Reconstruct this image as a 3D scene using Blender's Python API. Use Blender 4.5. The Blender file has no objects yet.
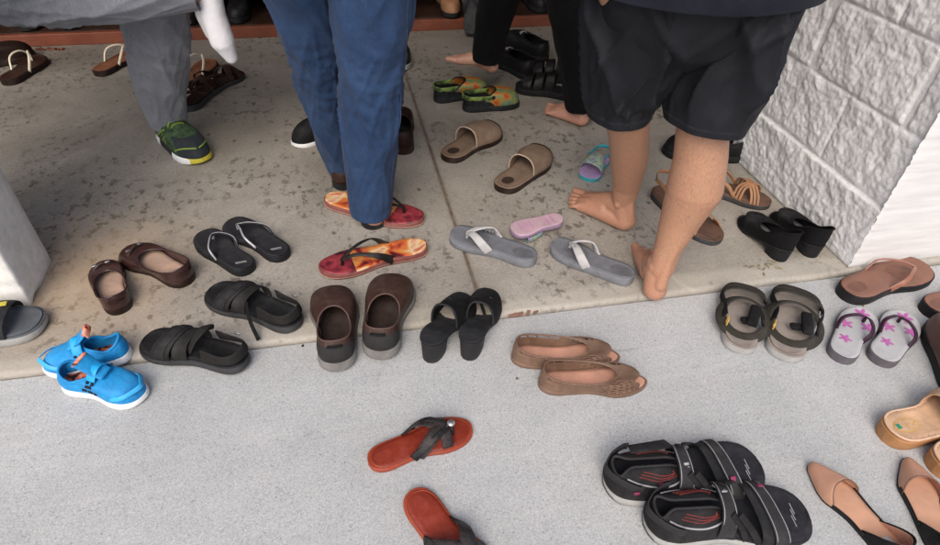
import bpy, bmesh, math, random
from mathutils import Vector, Matrix, noise
random.seed(7)
PI = math.pi
SC = bpy.context.scene
COL = SC.collection
CAMH, FPX = 1.08, 600.0
ROT = Matrix(((0.97634912, -0.11386255, 0.18378717), (-0.21314768, -0.64927589, 0.73007458), (0.03620042, -0.75198148, -0.65818948)))
SIDEWALK_Z = -0.014

def P(px, py, z=0.0):
    """world point at height z seen at photo pixel (px, py)"""
    d = ROT @ Vector((px - 470.0, py - 272.5, FPX))
    t = (z - CAMH) / d.z
    return Vector((d.x * t, d.y * t, z))

def PY(px, py, y):
    d = ROT @ Vector((px - 470.0, py - 272.5, FPX))
    t = y / d.y
    return Vector((d.x * t, y, CAMH + d.z * t))

# ------------------------------------------------------------------ materials
MATS = {}
def nodes_of(m):
    m.use_nodes = True
    nt = m.node_tree
    return nt, nt.nodes, nt.links

def M(name, rgb, rough=.6, var=.18, vs=25, bump=.25, bs=350, spec=.4, rgb2=None, sheen=0, metal=0):
    if name in MATS: return MATS[name]
    if max(rgb) < .08 and not metal and name != 'maroon_patent': spec *= .5; rgb = tuple(c * .6 for c in rgb)
    m = bpy.data.materials.new(name); MATS[name] = m
    nt, N, Lk = nodes_of(m)
    b = N['Principled BSDF']
    tc = N.new('ShaderNodeTexCoord')
    nz = N.new('ShaderNodeTexNoise'); nz.inputs['Scale'].default_value = vs; nz.inputs['Detail'].default_value = 5
    nz.inputs['Roughness'].default_value = .65
    Lk.new(tc.outputs['Object'], nz.inputs['Vector'])
    rp = N.new('ShaderNodeValToRGB')
    lo = [c * (1 - var) for c in rgb]; hi = [min(1, c * (1 + var)) for c in (rgb2 or rgb)]
    rp.color_ramp.elements[0].position = .3; rp.color_ramp.elements[1].position = .7
    rp.color_ramp.elements[0].color = (*lo, 1); rp.color_ramp.elements[1].color = (*hi, 1)
    Lk.new(nz.outputs['Fac'], rp.inputs['Fac'])
    nd = N.new('ShaderNodeTexNoise'); nd.inputs['Scale'].default_value = 11; nd.inputs['Detail'].default_value = 7; nd.inputs['Roughness'].default_value = .72
    Lk.new(tc.outputs['Object'], nd.inputs['Vector'])
    dusty = thr(N, Lk, nd.outputs['Fac'], .48, .74, 0, .24 if not metal else 0)
    Lk.new(mixc(N, Lk, dusty, rp.outputs['Color'], tuple(min(.75, c * .7 + .09) for c in rgb)), b.inputs['Base Color'])
    b.inputs['Roughness'].default_value = rough
    b.inputs['Specular IOR Level'].default_value = spec
    b.inputs['Metallic'].default_value = metal
    if sheen:
        b.inputs['Sheen Weight'].default_value = sheen
    rr = N.new('ShaderNodeMapRange'); rr.inputs['To Min'].default_value = max(.05, rough - .12); rr.inputs['To Max'].default_value = min(1, rough + .12)
    Lk.new(nz.outputs['Fac'], rr.inputs['Value']); Lk.new(rr.outputs['Result'], b.inputs['Roughness'])
    if bump:
        n2 = N.new('ShaderNodeTexNoise'); n2.inputs['Scale'].default_value = bs; n2.inputs['Detail'].default_value = 3
        Lk.new(tc.outputs['Object'], n2.inputs['Vector'])
        bp = N.new('ShaderNodeBump'); bp.inputs['Strength'].default_value = bump; bp.inputs['Distance'].default_value = .0012
        Lk.new(n2.outputs['Fac'], bp.inputs['Height'])
        n3 = N.new('ShaderNodeTexNoise'); n3.inputs['Scale'].default_value = 70; n3.inputs['Detail'].default_value = 4; n3.inputs['Distortion'].default_value = .6
        Lk.new(tc.outputs['Object'], n3.inputs['Vector'])
        b2 = N.new('ShaderNodeBump'); b2.inputs['Strength'].default_value = min(.5, bump * 1.1); b2.inputs['Distance'].default_value = .0035
        Lk.new(n3.outputs['Fac'], b2.inputs['Height']); Lk.new(bp.outputs['Normal'], b2.inputs['Normal']); Lk.new(b2.outputs['Normal'], b.inputs['Normal'])
    return m

def ramp(N, stops, mode='LINEAR'):
    r = N.new('ShaderNodeValToRGB'); cr = r.color_ramp; cr.interpolation = mode
    while len(cr.elements) < len(stops): cr.elements.new(.5)
    for e, (p, c) in zip(cr.elements, stops):
        e.position = p; e.color = (*c, 1)
    return r

def mat_print(name, stops, scale=16, dist=1.2, rough=.5, seed=0.0):
    """a printed pattern: blotches of several inks"""
    m = bpy.data.materials.new(name); MATS[name] = m
    nt, N, Lk = nodes_of(m); b = N['Principled BSDF']
    tc = N.new('ShaderNodeTexCoord'); mp = N.new('ShaderNodeMapping'); mp.inputs['Location'].default_value = (seed, seed * 1.7, 0)
    nz = N.new('ShaderNodeTexNoise'); nz.inputs['Scale'].default_value = scale; nz.inputs['Detail'].default_value = 2.5; nz.inputs['Distortion'].default_value = dist
    Lk.new(tc.outputs['Object'], mp.inputs['Vector']); Lk.new(mp.outputs['Vector'], nz.inputs['Vector'])
    r = ramp(N, stops); Lk.new(nz.outputs['Fac'], r.inputs['Fac']); Lk.new(r.outputs['Color'], b.inputs['Base Color'])
    b.inputs['Roughness'].default_value = rough
    return m

def mixc(N, Lk, fac, a, b, mode='MIX'):
    x = N.new('ShaderNodeMix'); x.data_type = 'RGBA'; x.blend_type = mode
    for sock, v in ((x.inputs[0], fac), (x.inputs[6], a), (x.inputs[7], b)):
        if hasattr(v, 'links') or isinstance(v, bpy.types.NodeSocket): Lk.new(v, sock)
        elif isinstance(v, (int, float)): sock.default_value = v
        else: sock.default_value = (*v, 1)
    return x.outputs[2]

def noise_out(N, Lk, vec, scale, detail=4, rough=.6, dist=0):
    n = N.new('ShaderNodeTexNoise'); n.inputs['Scale'].default_value = scale; n.inputs['Detail'].default_value = detail
    n.inputs['Roughness'].default_value = rough; n.inputs['Distortion'].default_value = dist
    Lk.new(vec, n.inputs['Vector']); return n.outputs['Fac']

def thr(N, Lk, v, lo, hi, a=0.0, b=1.0):
    r = N.new('ShaderNodeMapRange'); r.interpolation_type = 'SMOOTHSTEP'
    r.inputs['From Min'].default_value = lo; r.inputs['From Max'].default_value = hi
    r.inputs['To Min'].default_value = a; r.inputs['To Max'].default_value = b
    Lk.new(v, r.inputs['Value']); return r.outputs['Result']

def mul(N, Lk, a, b):
    x = N.new('ShaderNodeMath'); x.operation = 'MULTIPLY'
    for s, v in ((x.inputs[0], a), (x.inputs[1], b)):
        if isinstance(v, (int, float)): s.default_value = v
        else: Lk.new(v, s)
    return x.outputs[0]

def mat_sidewalk():
    m = bpy.data.materials.new('sidewalk_concrete'); nt, N, Lk = nodes_of(m); b = N['Principled BSDF']
    v = N.new('ShaderNodeTexCoord').outputs['Object']
    sp = noise_out(N, Lk, v, 330, 3, .75)
    r = ramp(N, [(.28, (.20, .20, .196)), (.41, (.395, .398, .393)), (.56, (.475, .48, .475)), (.73, (.63, .632, .622))])
    Lk.new(sp, r.inputs['Fac'])
    c = r.outputs['Color']
    big = noise_out(N, Lk, v, 2.6, 5, .65)
    c = mixc(N, Lk, thr(N, Lk, big, .3, .7), c, mixc(N, Lk, 1.0, c, (.84, .85, .85), 'MULTIPLY'))
    st = noise_out(N, Lk, v, 9, 6, .7, .6)
    c = mixc(N, Lk, thr(N, Lk, st, .55, .8, 0, .34), c, (.35, .325, .28))
    st2 = noise_out(N, Lk, v, 1.1, 4, .6, 1.0)
    c = mixc(N, Lk, thr(N, Lk, st2, .52, .7, 0, .30), c, (.33, .33, .32))
    nv = N.new('ShaderNodeTexNoise'); nv.inputs['Scale'].default_value = 3.5; nv.inputs['Detail'].default_value = 5; Lk.new(v, nv.inputs['Vector'])
    av = N.new('ShaderNodeVectorMath'); av.operation = 'MULTIPLY_ADD'; Lk.new(nv.outputs['Color'], av.inputs[0]); av.inputs[1].default_value = (.22, .22, 0); Lk.new(v, av.inputs[2])
    ck = N.new('ShaderNodeTexVoronoi'); ck.feature = 'DISTANCE_TO_EDGE'; ck.inputs['Scale'].default_value = .75; Lk.new(av.outputs[0], ck.inputs['Vector'])
    c = mixc(N, Lk, mul(N, Lk, thr(N, Lk, ck.outputs['Distance'], .0035, .0012), thr(N, Lk, big, .48, .6, 0, .35)), c, (.16, .155, .145))
    mt = N.new('ShaderNodeMapping'); mt.inputs['Scale'].default_value = (1.2, 16, 1); mt.inputs['Rotation'].default_value = (0, 0, .35); Lk.new(v, mt.inputs['Vector'])
    tr = noise_out(N, Lk, mt.outputs['Vector'], 2.2, 4, .6)
    c = mixc(N, Lk, thr(N, Lk, tr, .5, .75, 0, .22), c, (.56, .56, .54))
    vo = N.new('ShaderNodeTexVoronoi'); vo.inputs['Scale'].default_value = 105; Lk.new(v, vo.inputs['Vector'])
    rnd = N.new('ShaderNodeSeparateColor'); Lk.new(vo.outputs['Color'], rnd.inputs[0])
    pit = mul(N, Lk, thr(N, Lk, vo.outputs['Distance'], .30, .12), thr(N, Lk, rnd.outputs[0], .84, .88))
    c = mixc(N, Lk, mul(N, Lk, pit, .5), c, (.14, .14, .14))
    peb = mul(N, Lk, thr(N, Lk, vo.outputs['Distance'], .34, .2), thr(N, Lk, rnd.outputs[1], .84, .9))
    c = mixc(N, Lk, mul(N, Lk, peb, .16), c, (.62, .62, .61))
    Lk.new(c, b.inputs['Base Color']); b.inputs['Roughness'].default_value = .9; b.inputs['Specular IOR Level'].default_value = .2
    bp = N.new('ShaderNodeBump'); bp.inputs['Strength'].default_value = .4; bp.inputs['Distance'].default_value = .0015
    Lk.new(sp, bp.inputs['Height']); Lk.new(bp.outputs['Normal'], b.inputs['Normal'])
    return m

def mat_platform():
    m = bpy.data.materials.new('porch_concrete'); nt, N, Lk = nodes_of(m); b = N['Principled BSDF']
    geo = N.new('ShaderNodeNewGeometry'); v = geo.outputs['Position']
    n1 = noise_out(N, Lk, v, 3.2, 6, .65, .4)
    r = ramp(N, [(.28, (.245, .222, .188)), (.5, (.33, .302, .258)), (.72, (.41, .378, .328))]); Lk.new(n1, r.inputs['Fac'])
    c = r.outputs['Color']
    fine = noise_out(N, Lk, v, 130, 4, .7)
    rf = ramp(N, [(.3, (.72, .72, .72)), (.7, (1.12, 1.12, 1.12))]); Lk.new(fine, rf.inputs['Fac'])
    c = mixc(N, Lk, 1.0, c, rf.outputs['Color'], 'MULTIPLY')
    # pitting and old dark grime, in clusters
    cl = noise_out(N, Lk, v, 2.2, 3, .6)
    clus = thr(N, Lk, cl, .40, .60)
    mp = N.new('ShaderNodeMapping'); mp.inputs['Scale'].default_value = (1, .75, 1); Lk.new(v, mp.inputs['Vector'])
    sp = noise_out(N, Lk, mp.outputs['Vector'], 34, 5, .68)
    spot = mul(N, Lk, thr(N, Lk, sp, .535, .60), clus)
    c = mixc(N, Lk, mul(N, Lk, spot, .75), c, (.085, .075, .06))
    vo = N.new('ShaderNodeTexVoronoi'); vo.inputs['Scale'].default_value = 22; Lk.new(mp.outputs['Vector'], vo.inputs['Vector'])
    rnd = N.new('ShaderNodeSeparateColor'); Lk.new(vo.outputs['Color'], rnd.inputs[0])
    dot = mul(N, Lk, thr(N, Lk, vo.outputs['Distance'], .2, .09), thr(N, Lk, rnd.outputs[0], .60, .66))
    c = mixc(N, Lk, mul(N, Lk, dot, .75), c, (.07, .06, .05))
    pale = thr(N, Lk, noise_out(N, Lk, v, 6.5, 5, .7, .8), .57, .75, 0, .5)
    c = mixc(N, Lk, pale, c, (.47, .44, .385))
    # rusty stain on the floor beside the left wall end
    sub = N.new('ShaderNodeVectorMath'); sub.operation = 'DISTANCE'; Lk.new(v, sub.inputs[0]); sub.inputs[1].default_value = (-.68, 1.36, 0)
    ad = N.new('ShaderNodeMath'); ad.operation = 'MULTIPLY_ADD'; Lk.new(n1, ad.inputs[0]); ad.inputs[1].default_value = -.45; Lk.new(sub.outputs['Value'], ad.inputs[2])
    ru = thr(N, Lk, ad.outputs[0], .18, -.22, 0, .5)
    c = mixc(N, Lk, ru, c, (.46, .315, .185))
    # worn paler band along the lip
    xyz = N.new('ShaderNodeSeparateXYZ'); Lk.new(v, xyz.inputs[0])
    wob = N.new('ShaderNodeMath'); wob.operation = 'MULTIPLY_ADD'; Lk.new(n1, wob.inputs[0]); wob.inputs[1].default_value = .10; Lk.new(xyz.outputs['Y'], wob.inputs[2])
    c = mixc(N, Lk, thr(N, Lk, wob.outputs[0], 1.145, 1.115, 0, .38), c, (.50, .465, .40))
    jd = N.new('ShaderNodeMath'); jd.operation = 'SUBTRACT'; Lk.new(xyz.outputs['X'], jd.inputs[0]); jd.inputs[1].default_value = .304
    ja = N.new('ShaderNodeMath'); ja.operation = 'ABSOLUTE'; Lk.new(jd.outputs[0], ja.inputs[0])
    jw = N.new('ShaderNodeMath'); jw.operation = 'MULTIPLY_ADD'; Lk.new(sp, jw.inputs[0]); jw.inputs[1].default_value = .03; Lk.new(ja.outputs[0], jw.inputs[2])
    c = mixc(N, Lk, thr(N, Lk, jw.outputs[0], .030, .017, 0, .55), c, (.20, .16, .115))
    Lk.new(c, b.inputs['Base Color']); b.inputs['Roughness'].default_value = .85; b.inputs['Specular IOR Level'].default_value = .25
    bp = N.new('ShaderNodeBump'); bp.inputs['Strength'].default_value = .4; bp.inputs['Distance'].default_value = .002
    Lk.new(sp, bp.inputs['Height']); 
    bp2 = N.new('ShaderNodeBump'); bp2.inputs['Strength'].default_value = .35; bp2.inputs['Distance'].default_value = .001
    Lk.new(fine, bp2.inputs['Height']); Lk.new(bp.outputs['Normal'], bp2.inputs['Normal']); Lk.new(bp2.outputs['Normal'], b.inputs['Normal'])
    return m

def mat_block(name, rgb, bscale, bst, stretch=(1, 1, 1), dirt=.25, dirt_rgb=(.42, .36, .27)):
    m = bpy.data.materials.new(name); nt, N, Lk = nodes_of(m); b = N['Principled BSDF']
    v0 = N.new('ShaderNodeNewGeometry').outputs['Position']
    mp = N.new('ShaderNodeMapping'); mp.inputs['Scale'].default_value = stretch; Lk.new(v0, mp.inputs['Vector']); v = mp.outputs['Vector']
    n1 = noise_out(N, Lk, v, bscale, 5, .65)
    n2 = noise_out(N, Lk, v0, 5, 5, .7, .5)
    r = ramp(N, [(.3, tuple(c * .82 for c in rgb)), (.6, rgb)]); Lk.new(n1, r.inputs['Fac'])
    c = mixc(N, Lk, thr(N, Lk, n2, .56, .78, 0, dirt), r.outputs['Color'], dirt_rgb)
    Lk.new(c, b.inputs['Base Color']); b.inputs['Roughness'].default_value = .7
    bp = N.new('ShaderNodeBump'); bp.inputs['Strength'].default_value = bst; bp.inputs['Distance'].default_value = .004
    Lk.new(n1, bp.inputs['Height']); Lk.new(bp.outputs['Normal'], b.inputs['Normal'])
    return m

def mat_skin(name, rgb, red):
    m = bpy.data.materials.new(name); nt, N, Lk = nodes_of(m); b = N['Principled BSDF']
    v = N.new('ShaderNodeTexCoord').outputs['Object']
    n1 = noise_out(N, Lk, v, 14, 5, .65); n2 = noise_out(N, Lk, v, 160, 4, .7)
    z = N.new('ShaderNodeSeparateXYZ'); Lk.new(v, z.inputs[0])
    low = thr(N, Lk, z.outputs['Z'], .16, .0, 0, .65)        # feet are redder than shins
    c = mixc(N, Lk, thr(N, Lk, n1, .35, .7, .1, .5), rgb, red)
    c = mixc(N, Lk, low, c, red)
    rf = ramp(N, [(.32, (.86, .84, .83)), (.68, (1.06, 1.06, 1.06))]); Lk.new(n2, rf.inputs['Fac'])
    c = mixc(N, Lk, 1.0, c, rf.outputs['Color'], 'MULTIPLY')
    mp = N.new('ShaderNodeMapping'); mp.inputs['Scale'].default_value = (1, 1, .16); Lk.new(v, mp.inputs['Vector'])
    hair = noise_out(N, Lk, mp.outputs['Vector'], 520, 2, .6, .5)
    hz = mul(N, Lk, thr(N, Lk, hair, .58, .68, 0, .6), thr(N, Lk, z.outputs['Z'], .10, .18))
    c = mixc(N, Lk, mul(N, Lk, hz, thr(N, Lk, n1, .3, .6)), c, (.10, .055, .035))
    bl = noise_out(N, Lk, v, 45, 4, .65)
    c = mixc(N, Lk, thr(N, Lk, bl, .55, .75, 0, .28), c, tuple(q * .72 for q in red))
    Lk.new(c, b.inputs['Base Color']); b.inputs['Roughness'].default_value = .5
    b.inputs['Subsurface Weight'].default_value = .12; b.inputs['Subsurface Radius'].default_value = (.012, .005, .003); b.inputs['Subsurface Scale'].default_value = .6
    bp = N.new('ShaderNodeBump'); bp.inputs['Strength'].default_value = .18; bp.inputs['Distance'].default_value = .0015
    Lk.new(n2, bp.inputs['Height']); Lk.new(bp.outputs['Normal'], b.inputs['Normal'])
    return m

def mat_cloth(name, rgb, rgb2, weave=900, rough=.85, streak=(1, 1, .12), sheen=.15, spec=.3):
    m = bpy.data.materials.new(name); nt, N, Lk = nodes_of(m); b = N['Principled BSDF']
    v0 = N.new('ShaderNodeTexCoord').outputs['Object']
    mp = N.new('ShaderNodeMapping'); mp.inputs['Scale'].default_value = streak; Lk.new(v0, mp.inputs['Vector'])
    n1 = noise_out(N, Lk, mp.outputs['Vector'], 420, 4, .75); n2 = noise_out(N, Lk, v0, 7, 5, .65, .5); n3 = noise_out(N, Lk, v0, weave, 2, .5)
    c = mixc(N, Lk, thr(N, Lk, n2, .3, .7), rgb, rgb2)
    rf = ramp(N, [(.3, (.66, .67, .70)), (.7, (1.30, 1.29, 1.25))]); Lk.new(n1, rf.inputs['Fac'])
    c = mixc(N, Lk, .8, c, rf.outputs['Color'], 'MULTIPLY')
    Lk.new(c, b.inputs['Base Color']); b.inputs['Roughness'].default_value = rough; b.inputs['Sheen Weight'].default_value = sheen
    b.inputs['Specular IOR Level'].default_value = spec
    bp = N.new('ShaderNodeBump'); bp.inputs['Strength'].default_value = .25; bp.inputs['Distance'].default_value = .0008
    Lk.new(n3, bp.inputs['Height'])
    n4 = noise_out(N, Lk, v0, 38, 4, .55, .8)
    b2 = N.new('ShaderNodeBump'); b2.inputs['Strength'].default_value = .16; b2.inputs['Distance'].default_value = .004
    Lk.new(n4, b2.inputs['Height']); Lk.new(bp.outputs['Normal'], b2.inputs['Normal']); Lk.new(b2.outputs['Normal'], b.inputs['Normal'])
    return m

# ------------------------------------------------------------------ objects
def setp(o, label=None, cat=None, group=None, kind=None):
    if label: o['label'] = label
    if cat: o['category'] = cat
    if group: o['group'] = group
    if kind: o['kind'] = kind
    return o

def obj(name, bm, mats, parent=None, smooth=True, solid=0, sub=0, off=0, bevel=0, fix=True):
    me = bpy.data.meshes.new(name)
    if fix: bmesh.ops.recalc_face_normals(bm, faces=bm.faces[:])
    if smooth:
        for f in bm.faces: f.smooth = True
    bm.to_mesh(me); bm.free()
    if not isinstance(mats, (list, tuple)): mats = [mats]
    for mm in mats: me.materials.append(mm)
    o = bpy.data.objects.new(name, me); COL.objects.link(o)
    if parent: o.parent = parent
    if solid:
        s = o.modifiers.new('thickness', 'SOLIDIFY'); s.thickness = solid; s.offset = off
    if bevel:
        s = o.modifiers.new('bevel', 'BEVEL'); s.width = bevel; s.segments = 2; s.limit_method = 'ANGLE'
    if sub:
        s = o.modifiers.new('subdivision', 'SUBSURF'); s.levels = sub; s.render_levels = sub
    return o

def empty(name, loc, rz=0.0, tilt=(0, 0)):
    o = bpy.data.objects.new(name, None); COL.objects.link(o)
    o.empty_display_size = .05
    o.location = loc; o.rotation_euler = (tilt[0], tilt[1], rz)
    return o

def add_box(bm, c, s, rot=None):
    r = bmesh.ops.create_cube(bm, size=1)
    mt = Matrix.Translation(c) @ (rot.to_4x4() if rot else Matrix.Identity(4)) @ Matrix.Diagonal((s[0], s[1], s[2], 1))
    bmesh.ops.transform(bm, matrix=mt, verts=r['verts']); return r['verts']

def grid(bm, rows, close=False, mi=None, skip=None):
    """rows of points -> quads"""
    vs = [[bm.verts.new(p) for p in r] for r in rows]
    for i in range(len(rows) - 1):
        n = len(rows[i])
        for j in range(n if close else n - 1):
            if skip and skip(i, j): continue
            a, b, c, d = vs[i][j], vs[i][(j + 1) % n], vs[i + 1][(j + 1) % n], vs[i + 1][j]
            try: f = bm.faces.new((a, b, c, d))
            except ValueError: continue
            if mi: f.material_index = mi(i, j)
    return vs

def interp(tab, u):
    """monotone-ish cubic through a table"""
    if u <= tab[0][0]: return tab[0][1]
    if u >= tab[-1][0]: return tab[-1][1]
    for k in range(len(tab) - 1):
        if tab[k][0] <= u <= tab[k + 1][0]: break
    x0, y0 = tab[k]; x1, y1 = tab[k + 1]
    d = (y1 - y0) / (x1 - x0)
    def sl(i):
        if i <= 0 or i >= len(tab) - 1: return None
        a = (tab[i][1] - tab[i - 1][1]) / (tab[i][0] - tab[i - 1][0]); b = (tab[i + 1][1] - tab[i][1]) / (tab[i + 1][0] - tab[i][0])
        return 0 if a * b <= 0 else 2 * a * b / (a + b)
    m0 = sl(k); m1 = sl(k + 1)
    if m0 is None: m0 = d
    if m1 is None: m1 = d
    h = x1 - x0; t = (u - x0) / h
    return (2*t**3 - 3*t*t + 1)*y0 + (t**3 - 2*t*t + t)*h*m0 + (-2*t**3 + 3*t*t)*y1 + (t**3 - t*t)*h*m1

HEELM = [(0, 0), (.006, .2), (.02, .38), (.05, .56), (.1, .69), (.17, .75), (.28, .71), (.42, .67), (.55, .79), (.67, .97)]
HEELL = [(0, 0), (.006, .2), (.02, .38), (.05, .56), (.1, .69), (.17, .76), (.28, .79), (.42, .83), (.55, .92), (.65, 1.0)]
TOES = {
    'round': ([(.76, 1.0), (.84, .95), (.9, .84), (.95, .66), (.98, .44), (.994, .24), (1, 0)], [(.76, .97), (.84, .84), (.9, .68), (.95, .49), (.98, .31), (.994, .17), (1, 0)]),
    'broad': ([(.76, 1.02), (.84, 1.0), (.91, .9), (.96, .7), (.985, .46), (.996, .24), (1, 0)], [(.76, 1.0), (.84, .93), (.91, .8), (.96, .6), (.985, .4), (.996, .2), (1, 0)]),
    'almond': ([(.76, .93), (.84, .8), (.9, .64), (.95, .45), (.98, .27), (.994, .15), (1, 0)], [(.76, .9), (.84, .74), (.9, .57), (.95, .38), (.98, .22), (.994, .12), (1, 0)]),
    'point': ([(.74, .90), (.82, .72), (.89, .53), (.95, .36), (.98, .24), (.994, .14), (1, 0)], [(.74, .87), (.82, .67), (.89, .48), (.95, .32), (.98, .21), (.994, .12), (1, 0)]),
}
def curve_tab(pts):
    return pts if isinstance(pts, (list, tuple)) else [(0, pts), (1, pts)]

class Last:
    """footprint of one shoe: x heel->toe, y left, z up"""
    def __init__(s, L, W, side, toe='round', zt=.02, zb=0.0):
        s.L, s.W, s.side = L, W, side
        tm, tl = TOES[toe]
        s.med = HEELM + tm; s.lat = HEELL + tl
        s.zt_, s.zb_ = curve_tab(zt), curve_tab(zb)
    def hw(s, u, sg):                    # half width on the +y / -y side
        return interp(s.med if sg == s.side else s.lat, u) * s.W / 2
    def zt(s, u): return interp(s.zt_, u)
    def zb(s, u): return interp(s.zb_, u)
    def pt(s, u, t, dz=0.0):             # t in -1..1 across (+1 = +y)
        return Vector((u * s.L, t * s.hw(u, 1 if t >= 0 else -1), s.zt(u) + dz))

def us(n): return [(1 - math.cos(PI * i / n)) / 2 for i in range(n + 1)]

def make_sole(bm, la, grow=1.0, flare=1.0, er=.002, cup=0.0, n=34, u0=0, u1=1, ztoff=0, zb=None, topmi=0, sidemi=1, ridge=0.0):
    S = [1, .985, .93, .8, .45, 0, -.45, -.8, -.93, -.985, -1]
    rows = []
    for q in us(n):
        u = u0 + (u1 - u0) * q
        zt = la.zt(u) + ztoff; z0 = la.zb(u) if zb is None else zb(u)
        zt = max(zt, z0 + .001)
        r = []
        for s_ in S:
            a = abs(s_)
            h = la.hw(u, 1 if s_ >= 0 else -1) * grow
            z = zt - (er if a == 1 else er * .3 if a > .98 else 0) + cup * (max(0, a) ** 3) * min(1, 4 * h / la.W)
            r.append(Vector(((u - .5) * grow * la.L + .5 * la.L, h * s_, z)))
        for s_, zz in ((-1, .5), (-.99 , .08), (-.95, 0), (0, 0), (.95, 0), (.99, .08), (1, .5)):
            h = la.hw(u, 1 if s_ >= 0 else -1) * grow * (flare if zz < .3 else (1 + flare) / 2 + ridge)
            ee = (flare - 1) * .5 * la.W
            r.append(Vector(((u - .5) * (grow * la.L + ee) + .5 * la.L, h * s_, z0 + (zt - z0) * zz)))
        rows.append(r)
    nt = len(S)
    grid(bm, rows, close=True, mi=lambda i, j: topmi if j < nt - 1 else sidemi)
    for rr in (rows[0], rows[-1]): pass
    return bm

def footbed(bm, la, k=.93, dz=.0015, cup=0.0, n=30, u0=0.0, u1=1.0, mi=0):
    rows = []
    for q in us(n):
        u = u0 + (u1 - u0) * q
        x = (.5 + (u - .5) * (k + (1 - k) * .5)) * la.L
        rows.append([Vector((x, la.hw(u, 1 if t >= 0 else -1) * k * t, la.zt(u) + dz + cup * abs(t) ** 3 - (.0022 if abs(t) == 1 else 0))) for t in (1, .97, .7, .35, 0, -.35, -.7, -.97, -1)])
    grid(bm, rows, mi=lambda i, j: mi)

def ribbon(bm, pts, widths, thick, axis=None, n=20, mi=0, nrm=None, closed=False):
    """flat strap along a smooth curve; its width lies across the path, its normal points away from 'axis' (a function of the point)"""
    path = catmull(pts, n, closed)
    m = len(path); rows = []
    for i, p in enumerate(path):
        if closed: t = path[(i + 1) % m] - path[i - 1]
        else: t = path[min(i + 1, m - 1)] - path[max(i - 1, 0)]
        t.normalize()
        nn = nrm(p) if nrm else p - axis(p)
        nn = nn - t * nn.dot(t)
        if nn.length < 1e-6: nn = Vector((0, 0, 1))
        nn.normalize(); w = t.cross(nn); w.normalize()
        W = interp(curve_tab(widths), i / (m - 1)) / 2
        rows.append([p + w * W * a + nn * thick * b for a, b in ((1, .15), (.9, .42), (.45, .55), (-.45, .55), (-.9, .42), (-1, .15), (-1, -.3), (-.9, -.5), (.9, -.5), (1, -.3))])
    if closed: rows.append(rows[0])
    vs = grid(bm, rows, close=True, mi=lambda i, j: mi)
    if not closed:
        for r in (vs[0], vs[-1]):
            try: bm.faces.new(r).material_index = mi
            except ValueError: pass

def catmull(pts, n, closed=False):
    pts = [Vector(p) for p in pts]
    k = len(pts)
    if k == 2: return [pts[0].lerp(pts[1], i / n) for i in range(n + 1)]
    out = []
    segs = k if closed else k - 1
    per = max(2, n // segs)
    for s_ in range(segs):
        if closed: p0, p1, p2, p3 = (pts[(s_ + d) % k] for d in (-1, 0, 1, 2))
        else:
            p1, p2 = pts[s_], pts[s_ + 1]
            p0 = pts[s_ - 1] if s_ else p1 * 2 - p2
            p3 = pts[s_ + 2] if s_ + 2 < k else p2 * 2 - p1
        for i in range(per):
            t = i / per
            out.append(.5 * ((2 * p1) + (p2 - p0) * t + (2 * p0 - 5 * p1 + 4 * p2 - p3) * t * t + (3 * p1 - p0 - 3 * p2 + p3) * t ** 3))
    if not closed: out.append(pts[-1])
    return out

def tube(bm, pts, r, n=24, k=8, closed=False, mi=0):
    path = catmull(pts, n, closed); m = len(path); rows = []
    ref = Vector((0, 0, 1))
    for i, p in enumerate(path):
        t = (path[(i + 1) % m] - path[i - 1]) if closed else path[min(i + 1, m - 1)] - path[max(i - 1, 0)]
        t.normalize(); a = t.cross(ref)
        if a.length < 1e-3: a = t.cross(Vector((1, 0, 0)))
        a.normalize(); b = t.cross(a)
        rr = interp(curve_tab(r), i / (m - 1))
        rows.append([p + (a * math.cos(2 * PI * j / k) + b * math.sin(2 * PI * j / k)) * rr for j in range(k)])
    if closed: rows.append(rows[0])
    vs = grid(bm, rows, close=True, mi=lambda i, j: mi)
    if not closed:
        for r_ in (vs[0], vs[-1]):
            try: bm.faces.new(r_).material_index = mi
            except ValueError: pass

def band(bm, la, uL, uR, h, pw=.75, n=22, k=10, curve=0.0, out=1.0, mi=0, base=0.0):
    """strap or vamp over the foot between the edges uL=(u0,u1) on +y and uR on -y; h: height table over u"""
    ht = curve_tab(h); rows = []
    for i in range(k + 1):
        s_ = i / k; r = []
        for j in range(n + 1):
            a = PI * j / n; c = math.cos(a); t = (1 - c) / 2
            u = (uL[0] + (uL[1] - uL[0]) * s_) * (1 - t) + (uR[0] + (uR[1] - uR[0]) * s_) * t + curve * math.sin(a) * (s_ if curve > 0 else 1 - s_)
            w = la.hw(u, 1 if c >= 0 else -1) * out
            crown = .0012 * math.sin(PI * s_)
            r.append(Vector((u * la.L, w * math.copysign(abs(c) ** .8, c), la.zt(u) - .002 + base + interp(ht, u) * math.sin(a) ** pw + crown)))
        rows.append(r)
    grid(bm, rows, mi=lambda i, j: mi)
    return rows

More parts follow.
